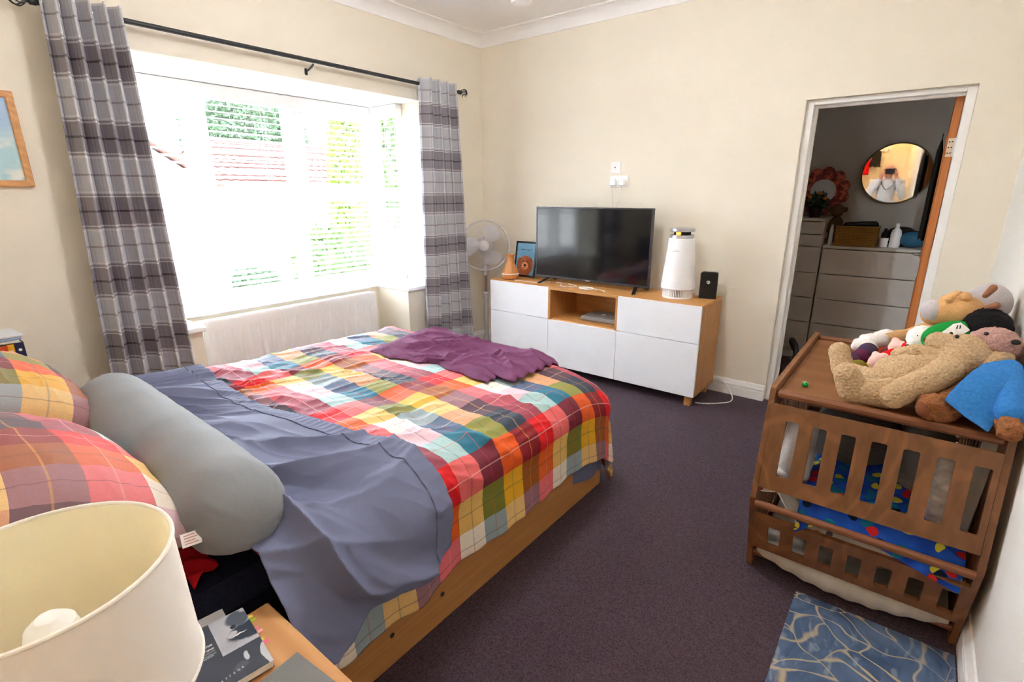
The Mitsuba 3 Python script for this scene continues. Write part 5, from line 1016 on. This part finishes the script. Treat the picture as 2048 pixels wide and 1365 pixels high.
# white plush with a green hat, red cuffs and pink hands
k = thing('plush_toy', 'white plush with green and white hat, red cuffs and pink hands amid the pile', 'plush toy')
put('head', flesh([E_((-1.275, -3.36, 0.875), (0.058, 0.052, 0.05)), ((-1.30, -3.345, 0.86), 0.03, (-1.35, -3.325, 0.855), 0.014)], 0.007, 6, 0.004, 120, 18), 'm_whitefur', k, smooth=True)
put('nose', ball((-1.362, -3.318, 0.857), 0.008), 'm_eye', k); put('eye', ball((-1.322, -3.343, 0.893), 0.004), 'm_eye', k)
put('torso', flesh([((-1.36, -3.40, 0.82), 0.05, (-1.47, -3.37, 0.80), 0.045)], 0.01, 6), 'm_whitefelt', k, smooth=True)
hd_ = np.array([0.62, -0.74, 0.05])
put('hat', flesh([E_((-1.325, -3.445, 0.905), (0.115, 0.058, 0.062), hd_), ((-1.42, -3.385, 0.87), 0.032, (-1.38, -3.41, 0.895), 0.045)], 0.007, 8), 'm_green', k, smooth=True)
def onell(c, sc, d, pts, lift=0.0015, thick=0.003):
    """polygon of (azimuth, height) degrees laid on an ellipsoid"""
    poly = Polygon(pts); q = trimesh.creation.extrude_polygon(poly, thick, engine='earcut').subdivide().subdivide(); v = q.vertices; az, el_ = np.radians(v[:, 0]), np.radians(v[:, 1]); r = 1 + (v[:, 2] + lift) / min(sc)
    L = np.stack([np.cos(el_) * np.sin(az), np.cos(el_) * np.cos(az), -np.sin(el_)], -1) * np.array(sc) * r[:, None]
    q.vertices = L @ frame_(d).T + np.array(c); return q
for pts in ([(-50, 30), (-35, 64), (-5, 70), (5, 38), (-15, 22)], [(25, 55), (48, 60), (40, 40), (30, 38)], [(-75, 5), (-60, 18), (-52, 2), (-66, -8)]):
    put('hat_patch', onell((-1.325, -3.445, 0.905), (0.115, 0.058, 0.062), hd_, pts), 'm_whitefelt', k, smooth=False)
put('hat_mark', cat([onell((-1.325, -3.445, 0.905), (0.115, 0.058, 0.062), hd_, [(-24 + o, 44), (-21 + o, 44), (-19 + o, 56), (-22 + o, 56)], 0.005, 0.001) for o in (0, 7)]), 'm_dark', k, smooth=False)
a = np.linspace(0, 2 * math.pi, 33); R_ = frame_(hd_); tor = np.c_[0 * a + 0.088, 0.041 * np.cos(a), 0.044 * np.sin(a)] @ R_.T + np.array([-1.325, -3.445, 0.905])
put('hat_trim', tube(tor, 0.008, 8, False), 'm_redfelt', k)
for pts in (((-1.34, -3.335, 0.842), (-1.325, -3.318, 0.84), (-1.305, -3.288, 0.832)), ((-1.37, -3.282, 0.818), (-1.405, -3.262, 0.812), (-1.455, -3.238, 0.802))):
    put('cuff', flesh([(pts[0], 0.024, pts[1], 0.024)], 0.007, 4), 'm_redfelt', k, smooth=True)
    put('hand', flesh([(pts[1], 0.02, pts[2], 0.031), (pts[2], 0.02, np.array(pts[2]) + (0.03, 0.01, 0.02), 0.014)], 0.007, 5), 'm_pinkvelour', k, smooth=True)
# string of coloured felt balls
k = thing('ball_caterpillar', 'chain of small purple, olive and yellow stuffed balls between the teddy and the dog', 'toy')
for i, (c, p, r) in enumerate((((214, 176, 40), (-1.40, -3.132, 0.762), 0.024), ((84, 56, 78), (-1.345, -3.150, 0.768), 0.030), ((98, 44, 72), (-1.30, -3.178, 0.772), 0.033), ((118, 106, 44), (-1.44, -3.182, 0.765), 0.030), ((72, 58, 78), (-1.235, -3.195, 0.782), 0.036), ((206, 190, 60), (-1.41, -3.228, 0.770), 0.026), ((196, 84, 40), (-1.15, -3.232, 0.772), 0.024), ((132, 52, 64), (-1.18, -3.262, 0.776), 0.026))):
    mat('m_ballc%d' % i, S(*c), 0.85, 0.1, sheen=0.3); put('ball', ball((p[0], p[1], max(p[2], CT - 0.012 + r * 0.95)), r, 3), 'm_ballc%d' % i, k, smooth=True)
solo('red_felt', lumpcloth(-1.56, -1.46, -3.225, -3.155, lambda x, y: CT - 0.006 + 0 * x, 91, 0.004, 24, 0.002), 'm_redfelt', 'small red felt scrap under the coloured balls', 'felt')
k = thing('brooch', 'small dark green jewelled clip lying alone on the cot lid', 'clip')
put('body', mv(ball((0, 0, 0), 0.012, 2, (1.2, 0.9, 0.7)), -1.70, -3.045, CT - 0.004), 'm_green', k); put('stones', cat([ball((-1.70 + 0.008 * math.cos(t), -3.045 + 0.007 * math.sin(t), CT + 0.004), 0.003, 1) for t in (0, 1.6, 3.1, 4.7)]), 'm_chrome', k)
# marbled mat on the carpet
def marble(p, n, uv):
    wx, wy = fbm(p.x * 4, p.y * 4, 1.0, 3) - 0.5, fbm(p.x * 4, p.y * 4, 7.0, 3) - 0.5
    d1, d2, r = voronoi(p.x * 13 + wx * 3.0, p.y * 11 + wy * 3.0)
    vein = 1 - smoothstep(0.01, 0.06 + 0.10 * noise(p.x * 20, p.y * 20, 0.0), d2 - d1)
    base = mix(S(36, 58, 92), S(104, 126, 156), fbm(p.x * 9 + wx * 4, p.y * 26 + wy * 6, 3.0, 4))
    wisp = smoothstep(0.60, 0.76, fbm(p.x * 14 + wy * 5, p.y * 40 + wx * 5, 9.0, 3)) * 0.45
    return mix(mix(base, S(150, 162, 172), wisp), S(196, 178, 142), vein * (0.35 + 0.65 * noise(p.x * 7, p.y * 7, 5.0)))
mat('m_marble', proc(marble), 0.45, 0.35)
solo('floor_mat', bx(-2.60, -1.878, -3.597, -3.145, 0.0, 0.009, 0.003), 'm_marble', 'dark blue marbled mat with beige veins on the carpet in front of the cot', 'mat')
# ------------------------------------------------------------------ dressing room beyond the doorway
def chest(label, y0, y1, h, splits, x0=1.2, x1=1.665):
    k = thing('chest_of_drawers', label, 'chest of drawers')
    put('top', bx(x0, x1, y0, y1, h - 0.022, h, 0.002), 'm_chest', k)
    for a in (y0, y1 - 0.02): put('side_panel', bx(x0 + 0.002, x1, a, a + 0.02, 0, h - 0.022, 0.002), 'm_chest', k)
    put('back', bx(x1 - 0.01, x1, y0 + 0.02, y1 - 0.02, 0.03, h - 0.022, 0), 'm_chest', k)
    put('plinth', bx(x0 + 0.04, x0 + 0.055, y0 + 0.02, y1 - 0.02, 0, 0.09, 0), 'm_chest', k)
    for a, b in zip(splits[:-1], splits[1:]): put('drawer', bx(x0 - 0.004, x0 + 0.016, y0 + 0.004, y1 - 0.004, b + 0.003, a - 0.003, 0.002), 'm_chest', k)
chest('tall white chest of drawers left in the dressing room, topped by the scalloped red frame', -2.655, -1.86, 1.215, [1.19, 1.085, 0.985, 0.77, 0.557, 0.345, 0.09])
chest('lower white chest of drawers in the dressing room, carrying the wicker basket', -3.60, -2.667, 1.0, [0.975, 0.768, 0.556, 0.345, 0.09])
# round mirror, leaning slightly so that it looks back at the camera
Mc = np.array([1.645, -3.045, 1.568]); hit = np.array([1.645, -2.998, 1.587]); nm_ = EYE - hit; nm_ /= np.linalg.norm(nm_)
u_ = np.cross([0, 0, 1.0], nm_); u_ /= np.linalg.norm(u_); MM = np.eye(4); MM[:3, 0], MM[:3, 1], MM[:3, 2], MM[:3, 3] = u_, np.cross(nm_, u_), nm_, Mc
scene['m_mirror'] = {'type': 'conductor', 'material': 'none', 'specular_reflectance': {'type': 'rgb', 'value': [0.93, 0.92, 0.9]}}
k = thing('wall_mirror', 'round mirror with a thin dark rim over the lower chest, reflecting the photographer', 'mirror')
put('glass', lathe([(0, -0.004), (0.232, -0.004), (0.232, 0.0), (0, 0.0)], 72).apply_transform(MM), 'm_mirror', k, smooth=False)
put('rim', lathe([(0.230, -0.012), (0.239, -0.012), (0.239, 0.010), (0.236, 0.013), (0.230, 0.008), (0.230, -0.012)], 72).apply_transform(MM), 'm_olive', k)
put('wall_hook', tube([(1.655, Mc[1], 1.80), (1.68, Mc[1], 1.80)], 0.01, 8), 'm_iron', k)
# scalloped red frame, plush, plant on the tall chest
mat('m_scallop', proc(lambda p, n, uv: mix(S(120, 40, 40), S(186, 96, 62), smoothstep(0.4, 0.7, fbm(p.y * 40, p.z * 40, p.x * 40, 2)))), 0.5, 0.4)
fc = np.array([1.56, -2.555, 1.432])
k = thing('scalloped_frame', 'round mirror in a scalloped red and orange flower shaped frame on the tall chest', 'mirror')
for i in range(11):
    a = i / 11 * 2 * math.pi; put('petal', flesh([ell(fc + (0.0, 0.152 * math.cos(a), 0.152 * math.sin(a)), (0.012, 0.052, 0.052))], 0.02, 2), 'm_scallop', k, smooth=True)
put('ring', lathe([(0.098, -0.008), (0.135, -0.010), (0.135, 0.012), (0.098, 0.008), (0.098, -0.008)], 40).apply_transform(np.array(T().translate(fc.tolist()).rotate([0, 1, 0], -90).matrix)), 'm_scallop', k)
put('glass', lathe([(0, -0.003), (0.1, -0.003), (0.1, 0.003), (0, 0.003)], 40).apply_transform(np.array(T().translate(fc.tolist()).rotate([0, 1, 0], -90).matrix)), 'm_greyplastic', k)
k = thing('potted_plant', 'small dark leafy plant with orange flowers in front of the scalloped frame', 'plant')
pc = (1.40, -2.545, 1.215)
put('pot', lathe([(0, 0), (0.04, 0), (0.052, 0.075), (0.046, 0.075), (0.04, 0.06), (0, 0.06)], 24, pc), 'm_dark', k)
scene['m_leafdark'] = {'type': 'twosided', 'bsdf': {'type': 'principled', 'base_color': rgb(S(48, 66, 40)), 'roughness': 0.6}}
put('foliage', leaves((pc[0], pc[1], pc[2] + 0.13), (0.075, 0.085, 0.075), 260, 0.022, 31), 'm_leafdark', k, smooth=False, kind='stuff')
mat('m_orangeflower', S(206, 122, 46), 0.8, 0.1)
for dy, dz in ((-0.06, 0.16), (0.05, 0.17), (-0.02, 0.20)): put('flower', ball((pc[0] - 0.05, pc[1] + dy, pc[2] + dz), 0.016, 1), 'm_orangeflower', k)
mat('m_monkey', S(92, 70, 48), 0.9, 0.1, sheen=0.4)
k = thing('plush_monkey', 'brown soft toy sitting at the inner edge of the tall chest beside the basket', 'plush toy')
mc_ = np.array([1.40, -2.72, 1.0])
put('body', flesh([(mc_ + (0, 0, 0.07), 0.055, mc_ + (0, 0.01, 0.18), 0.05), (mc_ + (-0.0, 0.0, 0.06), 0.03, mc_ + (-0.08, 0.05, 0.03), 0.022), (mc_ + (0, 0, 0.06), 0.03, mc_ + (-0.08, -0.04, 0.03), 0.022), (mc_ + (0, 0.03, 0.19), 0.025, mc_ + (-0.05, 0.06, 0.12), 0.02)], 0.012, 6), 'm_monkey', k, smooth=True)
put('head', flesh([ell(mc_ + (-0.01, 0.015, 0.275), (0.055, 0.05, 0.055)), ell(mc_ + (-0.055, 0.015, 0.262), (0.03, 0.03, 0.025)), ell(mc_ + (0, 0.07, 0.285), (0.012, 0.02, 0.024)), ell(mc_ + (0, -0.04, 0.285), (0.012, 0.02, 0.024))], 0.01, 5), 'm_monkey', k, smooth=True)
# wicker basket and toiletries on the lower chest
mat('m_wicker', proc(lambda p, n, uv: mix(S(104, 74, 32), S(168, 128, 62), dr.clip(0.5 + 0.5 * dr.sin(p.z * 520 + 3.14 * dr.floor((p.y + p.x) * 60)) * dr.sin((p.y + p.x) * 190), 0, 1))), 0.7, 0.2)
k = thing('wicker_basket', 'brown rectangular wicker basket on the lower chest in the dressing room', 'basket')
by0, by1, bx0, bx1 = -3.02, -2.735, 1.23, 1.42
def wall_wave(L, n, m, h):
    t = np.linspace(0, L, n); z = np.linspace(0, h, m); Tt, Zz = np.meshgrid(t, z, indexing='ij'); return Tt, Zz, 0.0025 * np.sin(Zz * 480 + 3.14 * np.floor(Tt * 55)) * np.abs(np.sin(Tt * 172))
for (o, d, L, nn) in ((( bx0, by0), (0, 1), by1 - by0, (-1, 0)), ((bx0, by1), (1, 0), bx1 - bx0, (0, 1)), ((bx1, by1), (0, -1), by1 - by0, (1, 0)), ((bx1, by0), (-1, 0), bx1 - bx0, (0, -1))):
    Tt, Zz, h = wall_wave(L, 70, 60, 0.15)
    P = np.stack([o[0] + d[0] * Tt + nn[0] * h, o[1] + d[1] * Tt + nn[1] * h, 1.003 + Zz], -1)
    N = normals(P)[30, 30]
    put('woven_side', grid(P if N[0] * nn[0] + N[1] * nn[1] > 0 else P[::-1], 0.006), 'm_wicker', k, smooth=True)
put('bottom', bx(bx0, bx1, by0, by1, 1.001, 1.008, 0), 'm_wicker', k)
put('rim', tube([(bx0, by0, 1.155), (bx0, by1, 1.155), (bx1, by1, 1.155), (bx1, by0, 1.155), (bx0, by0, 1.155)], 0.007, 8), 'm_wicker', k)
solo('hairdryer', flesh(chain([(1.30, -2.80, 1.165), (1.31, -2.90, 1.175), (1.33, -2.985, 1.17)], [0.024, 0.022, 0.03]) + [((1.31, -2.90, 1.175), 0.014, (1.36, -2.88, 1.13), 0.012)], 0.01, 4), 'm_black', 'black hairdryer lying across the top of the wicker basket', 'hairdryer', smooth=True)
def bottle(base, label, c, prof, m, capm=None, capp=None, cat_='bottle'):
    k = thing(base, label, cat_); put('body', lathe(prof, 24, c), m, k)
    if capp: put('cap', lathe(capp, 20, c), capm, k)
bottle('bottle', 'tall white toiletry bottle on the lower chest, right of the basket', (1.36, -3.135, 1.0), [(0, 0), (0.034, 0), (0.036, 0.01), (0.036, 0.105), (0.028, 0.135), (0.013, 0.15), (0, 0.15)], 'm_plastic', 'm_plastic', [(0, 0.148), (0.015, 0.148), (0.014, 0.185), (0, 0.185)])
bottle('jar', 'small white jar beside the tall white bottle', (1.36, -3.06, 1.0), [(0, 0), (0.03, 0), (0.03, 0.05), (0, 0.05)], 'm_plastic', 'm_plastic', [(0, 0.05), (0.032, 0.05), (0.032, 0.068), (0, 0.068)], 'jar')
bottle('bottle', 'small dark bottle with a white label between the basket and the white jar', (1.43, -3.06, 1.0), [(0, 0), (0.024, 0), (0.024, 0.1), (0.01, 0.12), (0, 0.12)], 'm_dark', 'm_dark', [(0, 0.118), (0.011, 0.118), (0.011, 0.14), (0, 0.14)])
bottle('bottle', 'slim grey bottle standing left of the wicker basket', (1.30, -2.70, 1.0), [(0, 0), (0.016, 0), (0.016, 0.13), (0.008, 0.145), (0, 0.145)], 'm_greyplastic', 'm_plastic', [(0, 0.145), (0.009, 0.145), (0.009, 0.165), (0, 0.165)])
mat('m_bluebag', S(48, 100, 128), 0.6, 0.3)
k = thing('wash_bag', 'teal blue wash bag on the right end of the lower chest', 'bag')
put('body', flesh([ell((1.37, -3.245, 1.065), (0.075, 0.085, 0.062))], 0.012, 5), 'm_bluebag', k, smooth=True); put('zip', tube(spline([(1.33, -3.31, 1.12), (1.35, -3.245, 1.13), (1.38, -3.18, 1.12)], 12), 0.004, 6), 'm_dark', k)
solo('black_cap', flesh([ell((1.52, -3.16, 1.08), (0.09, 0.11, 0.075)), ((1.46, -3.10, 1.04), 0.02, (1.42, -3.22, 1.035), 0.02)], 0.014, 5), 'm_dark', 'soft black hat behind the white bottle on the lower chest', 'hat', smooth=True)
mat('m_gown', S(40, 40, 38), 0.9, 0.1, sheen=0.3); mat('m_olive', S(108, 98, 66), 0.9, 0.1); mat('m_brownfleece', S(74, 50, 42), 0.95, 0.05, sheen=0.4)
def garment(base, label, c, w, L, m, seed, th=0.05, along='x', cat_='clothes'):
    """hanging garment: folded sheet tube below a hook"""
    n, mm_ = 60, 48; t = np.linspace(0, 1, n); a = np.linspace(0, 2 * math.pi, mm_, endpoint=False)
    W = np.interp(t, [0, 0.06, 0.14, 0.5, 1], [0.02, 0.5, 0.85, 0.9, 1.05]) * w / 2
    V = np.zeros((n, mm_, 3)); f = 1 + 0.25 * np.sin(a * 9 + seed)[None] * np.clip(t * 2, 0, 1)[:, None]
    p_ = W[:, None] * np.cos(a)[None]; q_ = th * np.interp(t, [0, 0.1, 1], [0.3, 1, 1])[:, None] * np.sin(a)[None] * f
    V[..., 0], V[..., 1] = (c[0] + p_, c[1] + q_) if along == 'x' else (c[0] + q_, c[1] + p_)
    V[..., 2] = c[2] - L * t[:, None] + 0.01 * np.sin(a * 3)[None] * t[:, None]
    i, j = np.meshgrid(np.arange(n - 1), np.arange(mm_), indexing='ij'); i, j = i.ravel(), j.ravel(); j2 = (j + 1) % mm_
    q = trimesh.Trimesh(V.reshape(-1, 3), np.concatenate([np.stack([i * mm_ + j, i * mm_ + j2, (i + 1) * mm_ + j], 1), np.stack([i * mm_ + j2, (i + 1) * mm_ + j2, (i + 1) * mm_ + j], 1)]), process=False)
    q.fix_normals(); k = thing(base, label, cat_); put('cloth', q, m, k, smooth=True)
    put('hanging_loop', tube([(c[0], c[1], c[2] - 0.01), (c[0], c[1], c[2] + 0.04)], 0.003, 6), 'm_iron', k); return k
garment('dressing_gown', 'black dressing gown hanging on the inside of the oak door', (0.72, -3.292, 1.74), 0.30, 0.62, 'm_gown', 2, 0.016)
garment('coat', 'olive coat hanging at the right end of the dressing room', (1.52, -3.54, 1.72), 0.30, 0.66, 'm_olive', 4, 0.05)
garment('fleece', 'dark brown fleece hanging beside the lower chest in the dressing room', (1.45, -3.40, 1.42), 0.22, 0.40, 'm_brownfleece', 6, 0.05)
k = thing('vacuum_cleaner', 'grey vacuum cleaner on the dressing room floor behind the cot, mostly hidden', 'vacuum cleaner')
put('body', flesh([ell((0.62, -2.74, 0.12), (0.16, 0.11, 0.11))], 0.02, 6), 'm_black', k, smooth=True)
put('hose', tube(spline([(0.60, -2.70, 0.20), (0.50, -2.66, 0.34), (0.42, -2.70, 0.30), (0.38, -2.72, 0.12), (0.36, -2.80, 0.03)], 30), 0.02, 10), 'm_iron', k)
# ------------------------------------------------------------------ hall behind the camera and the photographer, seen in the mirror
k = thing('ceiling_lamp', 'round frosted ceiling lamp glowing warm in the hall behind the camera', 'lamp')
put('base', lathe([(0, 0), (0.07, 0), (0.07, -0.03), (0, -0.03)][::-1], 24, (-4.75, -2.75, ZC)), 'm_plastic', k)
put('globe', ball((-4.75, -2.75, ZC - 0.14), 0.12, 3), 'm_plastic', k, smooth=True, emitter={'type': 'area', 'radiance': rgb([HALL * 1.0, HALL * 0.66, HALL * 0.32])})
k = thing('coat_rail', 'white coat rail with black hooks on the hall wall, seen in the mirror', 'coat rail')
put('board', bx(-5.298, -5.28, -3.35, -2.55, 1.72, 1.79, 0.003), 'm_plastic', k)
for i in range(6): put('hook', tube(spline([(-5.28, -3.29 + i * 0.14, 1.75), (-5.235, -3.29 + i * 0.14, 1.74), (-5.225, -3.29 + i * 0.14, 1.77)], 8), 0.006, 6), 'm_iron', k)
garment('cap_bag', 'black shoulder bag hanging high on the hall coat rail', (-5.23, -3.12, 1.76), 0.16, 0.30, 'm_dark', 3, 0.04, 'y', 'bag')
garment('scarf', 'red scarf hanging from the hall coat rail', (-5.23, -2.98, 1.74), 0.12, 0.42, 'm_redfelt', 5, 0.03, 'y', 'scarf')
garment('towel', 'white towel hanging from the hall coat rail', (-5.23, -2.70, 1.74), 0.16, 0.5, 'm_whitefelt', 7, 0.03, 'y', 'towel')
mat('m_skin', S(214, 150, 128), 0.5, 0.3); mat('m_shirt', S(214, 216, 222), 0.85, 0.1); mat('m_trousers', S(58, 60, 70), 0.9, 0.1); mat('m_hairw', S(196, 190, 184), 0.9, 0.1); mat('m_shoe', S(40, 32, 28), 0.5, 0.3)
k = thing('person', 'person in white shirt and dark trousers holding a camera up, seen in the mirror', 'person')
px0, py0 = -3.955, -3.295      # head centre
O = lambda *p: (px0 + p[0], py0 + p[1], p[2] * 0.972)
bodyb = [(O(0.0, 0, 1.475), 0.082, O(0.03, 0, 1.435), 0.075), (O(0.05, 0, 1.405), 0.052, O(0.045, 0, 1.385), 0.045), (O(-0.02, 0, 1.40), 0.052, O(-0.045, 0, 1.30), 0.058)]
bodyb += [(O(-0.05, -0.13, 1.24), 0.075, O(-0.05, 0.13, 1.24), 0.075), (O(-0.05, 0, 1.22), 0.125, O(-0.07, 0, 0.98), 0.12), (O(-0.08, -0.07, 0.88), 0.105, O(-0.08, 0.07, 0.88), 0.105), (O(-0.07, 0, 0.98), 0.12, O(-0.08, 0, 0.88), 0.12)]
for s in (-1, 1):
    bodyb += chain([O(-0.08, s * 0.09, 0.84), O(-0.05, s * 0.11, 0.47), O(-0.10, s * 0.12, 0.09)], [0.085, 0.058, 0.042]) + [(O(-0.10, s * 0.12, 0.05), 0.042, O(0.05, s * 0.135, 0.038), 0.036)]
    bodyb += chain([O(-0.05, s * 0.185, 1.255), O(0.0, s * 0.235, 1.03), O(0.075, s * 0.115, 1.335)], [0.055, 0.044, 0.033])
    bodyb += [(O(0.08, s * 0.11, 1.35), 0.030, O(0.088, s * 0.10, 1.42), 0.028)]
    for f in range(4): bodyb += chain([O(0.088, s * 0.10, 1.405 + 0.014 * f), O(0.120, s * 0.095, 1.41 + 0.017 * f), O(0.138, s * 0.078, 1.41 + 0.017 * f), O(0.137, s * 0.060, 1.41 + 0.017 * f)], [0.009, 0.0085, 0.008, 0.007])
    bodyb += chain([O(0.085, s * 0.10, 1.395), O(0.098, s * 0.082, 1.384), O(0.112, s * 0.062, 1.381)], [0.011, 0.010, 0.009])
    bodyb += [ell(O(0.0, s * 0.082, 1.47), (0.022, 0.010, 0.032))]
bodyb += [(O(0.082, 0, 1.475), 0.012, O(0.102, 0, 1.448), 0.014)]
put('body', flesh(bodyb, 0.012, 6), 'm_skin', k, smooth=True)
sh = [(O(-0.05, -0.13, 1.24), 0.084, O(-0.05, 0.13, 1.24), 0.084), (O(-0.05, 0, 1.22), 0.136, O(-0.07, 0, 0.98), 0.132), (O(-0.08, -0.06, 0.90), 0.114, O(-0.08, 0.06, 0.90), 0.114), (O(-0.07, 0, 0.98), 0.132, O(-0.08, 0, 0.90), 0.132), (O(-0.035, 0, 1.33), 0.066, O(-0.045, 0, 1.28), 0.085)]
tr = [(O(-0.08, -0.06, 0.87), 0.112, O(-0.08, 0.06, 0.87), 0.112)]
for s in (-1, 1):
    sh += chain([O(-0.05, s * 0.185, 1.255), O(0.0, s * 0.235, 1.03), O(0.07, s * 0.128, 1.305)], [0.066, 0.056, 0.044])
    tr += chain([O(-0.08, s * 0.09, 0.84), O(-0.05, s * 0.11, 0.47), O(-0.10, s * 0.12, 0.10)], [0.097, 0.072, 0.058])
put('shirt', flesh(sh, 0.014, 5), 'm_shirt', k, smooth=True)
put('trousers', flesh(tr, 0.016, 5), 'm_trousers', k, smooth=True)
for s in (-1, 1): put('shoe', flesh([(O(-0.11, s * 0.12, 0.048), 0.047, O(0.07, s * 0.14, 0.040), 0.040)], 0.012, 4), 'm_shoe', k, smooth=True)
put('hair', flesh([ell(O(-0.032, 0, 1.462), (0.066, 0.085, 0.055)), ], 0.012, 3), 'm_hairw', k, smooth=True)
for s in (-1, 1): put('eye', ball(O(0.078, s * 0.032, 1.478), 0.011, 2), 'm_eye', k)
put('mouth', tube([O(0.094, -0.02, 1.408), O(0.098, 0, 1.406), O(0.094, 0.02, 1.408)], 0.004, 6), 'm_pinkvelour', k)
k = thing('handheld_camera', 'black camera held to the face of the person in the mirror', 'camera')
put('camera_body', bx(px0 + 0.108, px0 + 0.150, py0 - 0.066, py0 + 0.066, 1.372, 1.456, 0.008), 'm_black', k)
put('lens', lathe([(0, 0), (0.034, 0), (0.036, 0.03), (0, 0.03)], 28).apply_transform(np.array(T().translate([px0 + 0.150, py0 + 0.01, 1.417]).rotate([0, 1, 0], 90).matrix)), 'm_black', k)
put('strap', tube(spline([(px0 + 0.12, py0 - 0.068, 1.45), (px0 + 0.09, py0 - 0.10, 1.28), (px0 + 0.105, py0, 1.12), (px0 + 0.09, py0 + 0.10, 1.28), (px0 + 0.12, py0 + 0.068, 1.45)], 30), 0.005, 6), 'm_dark', k)
# pendant lamp of the bedroom, above the picture
k = thing('pendant_lamp', 'white globe pendant lamp hanging from the bedroom ceiling above the photo', 'lamp')
PLc = (-2.15, -1.95, 2.46)
put('ceiling_cup', lathe([(0, 0), (0.045, 0), (0.05, -0.04), (0, -0.05)][::-1], 24, (PLc[0], PLc[1], ZC)), 'm_plastic', k)
put('flex', tube([(PLc[0], PLc[1], ZC - 0.04), (PLc[0], PLc[1], PLc[2] + 0.11)], 0.004, 8), 'm_cable', k)
put('globe', ball(PLc, 0.125, 3), 'm_plastic', k, smooth=True, emitter={'type': 'area', 'radiance': rgb([ROOM * 0.97, ROOM * 0.98, ROOM])})
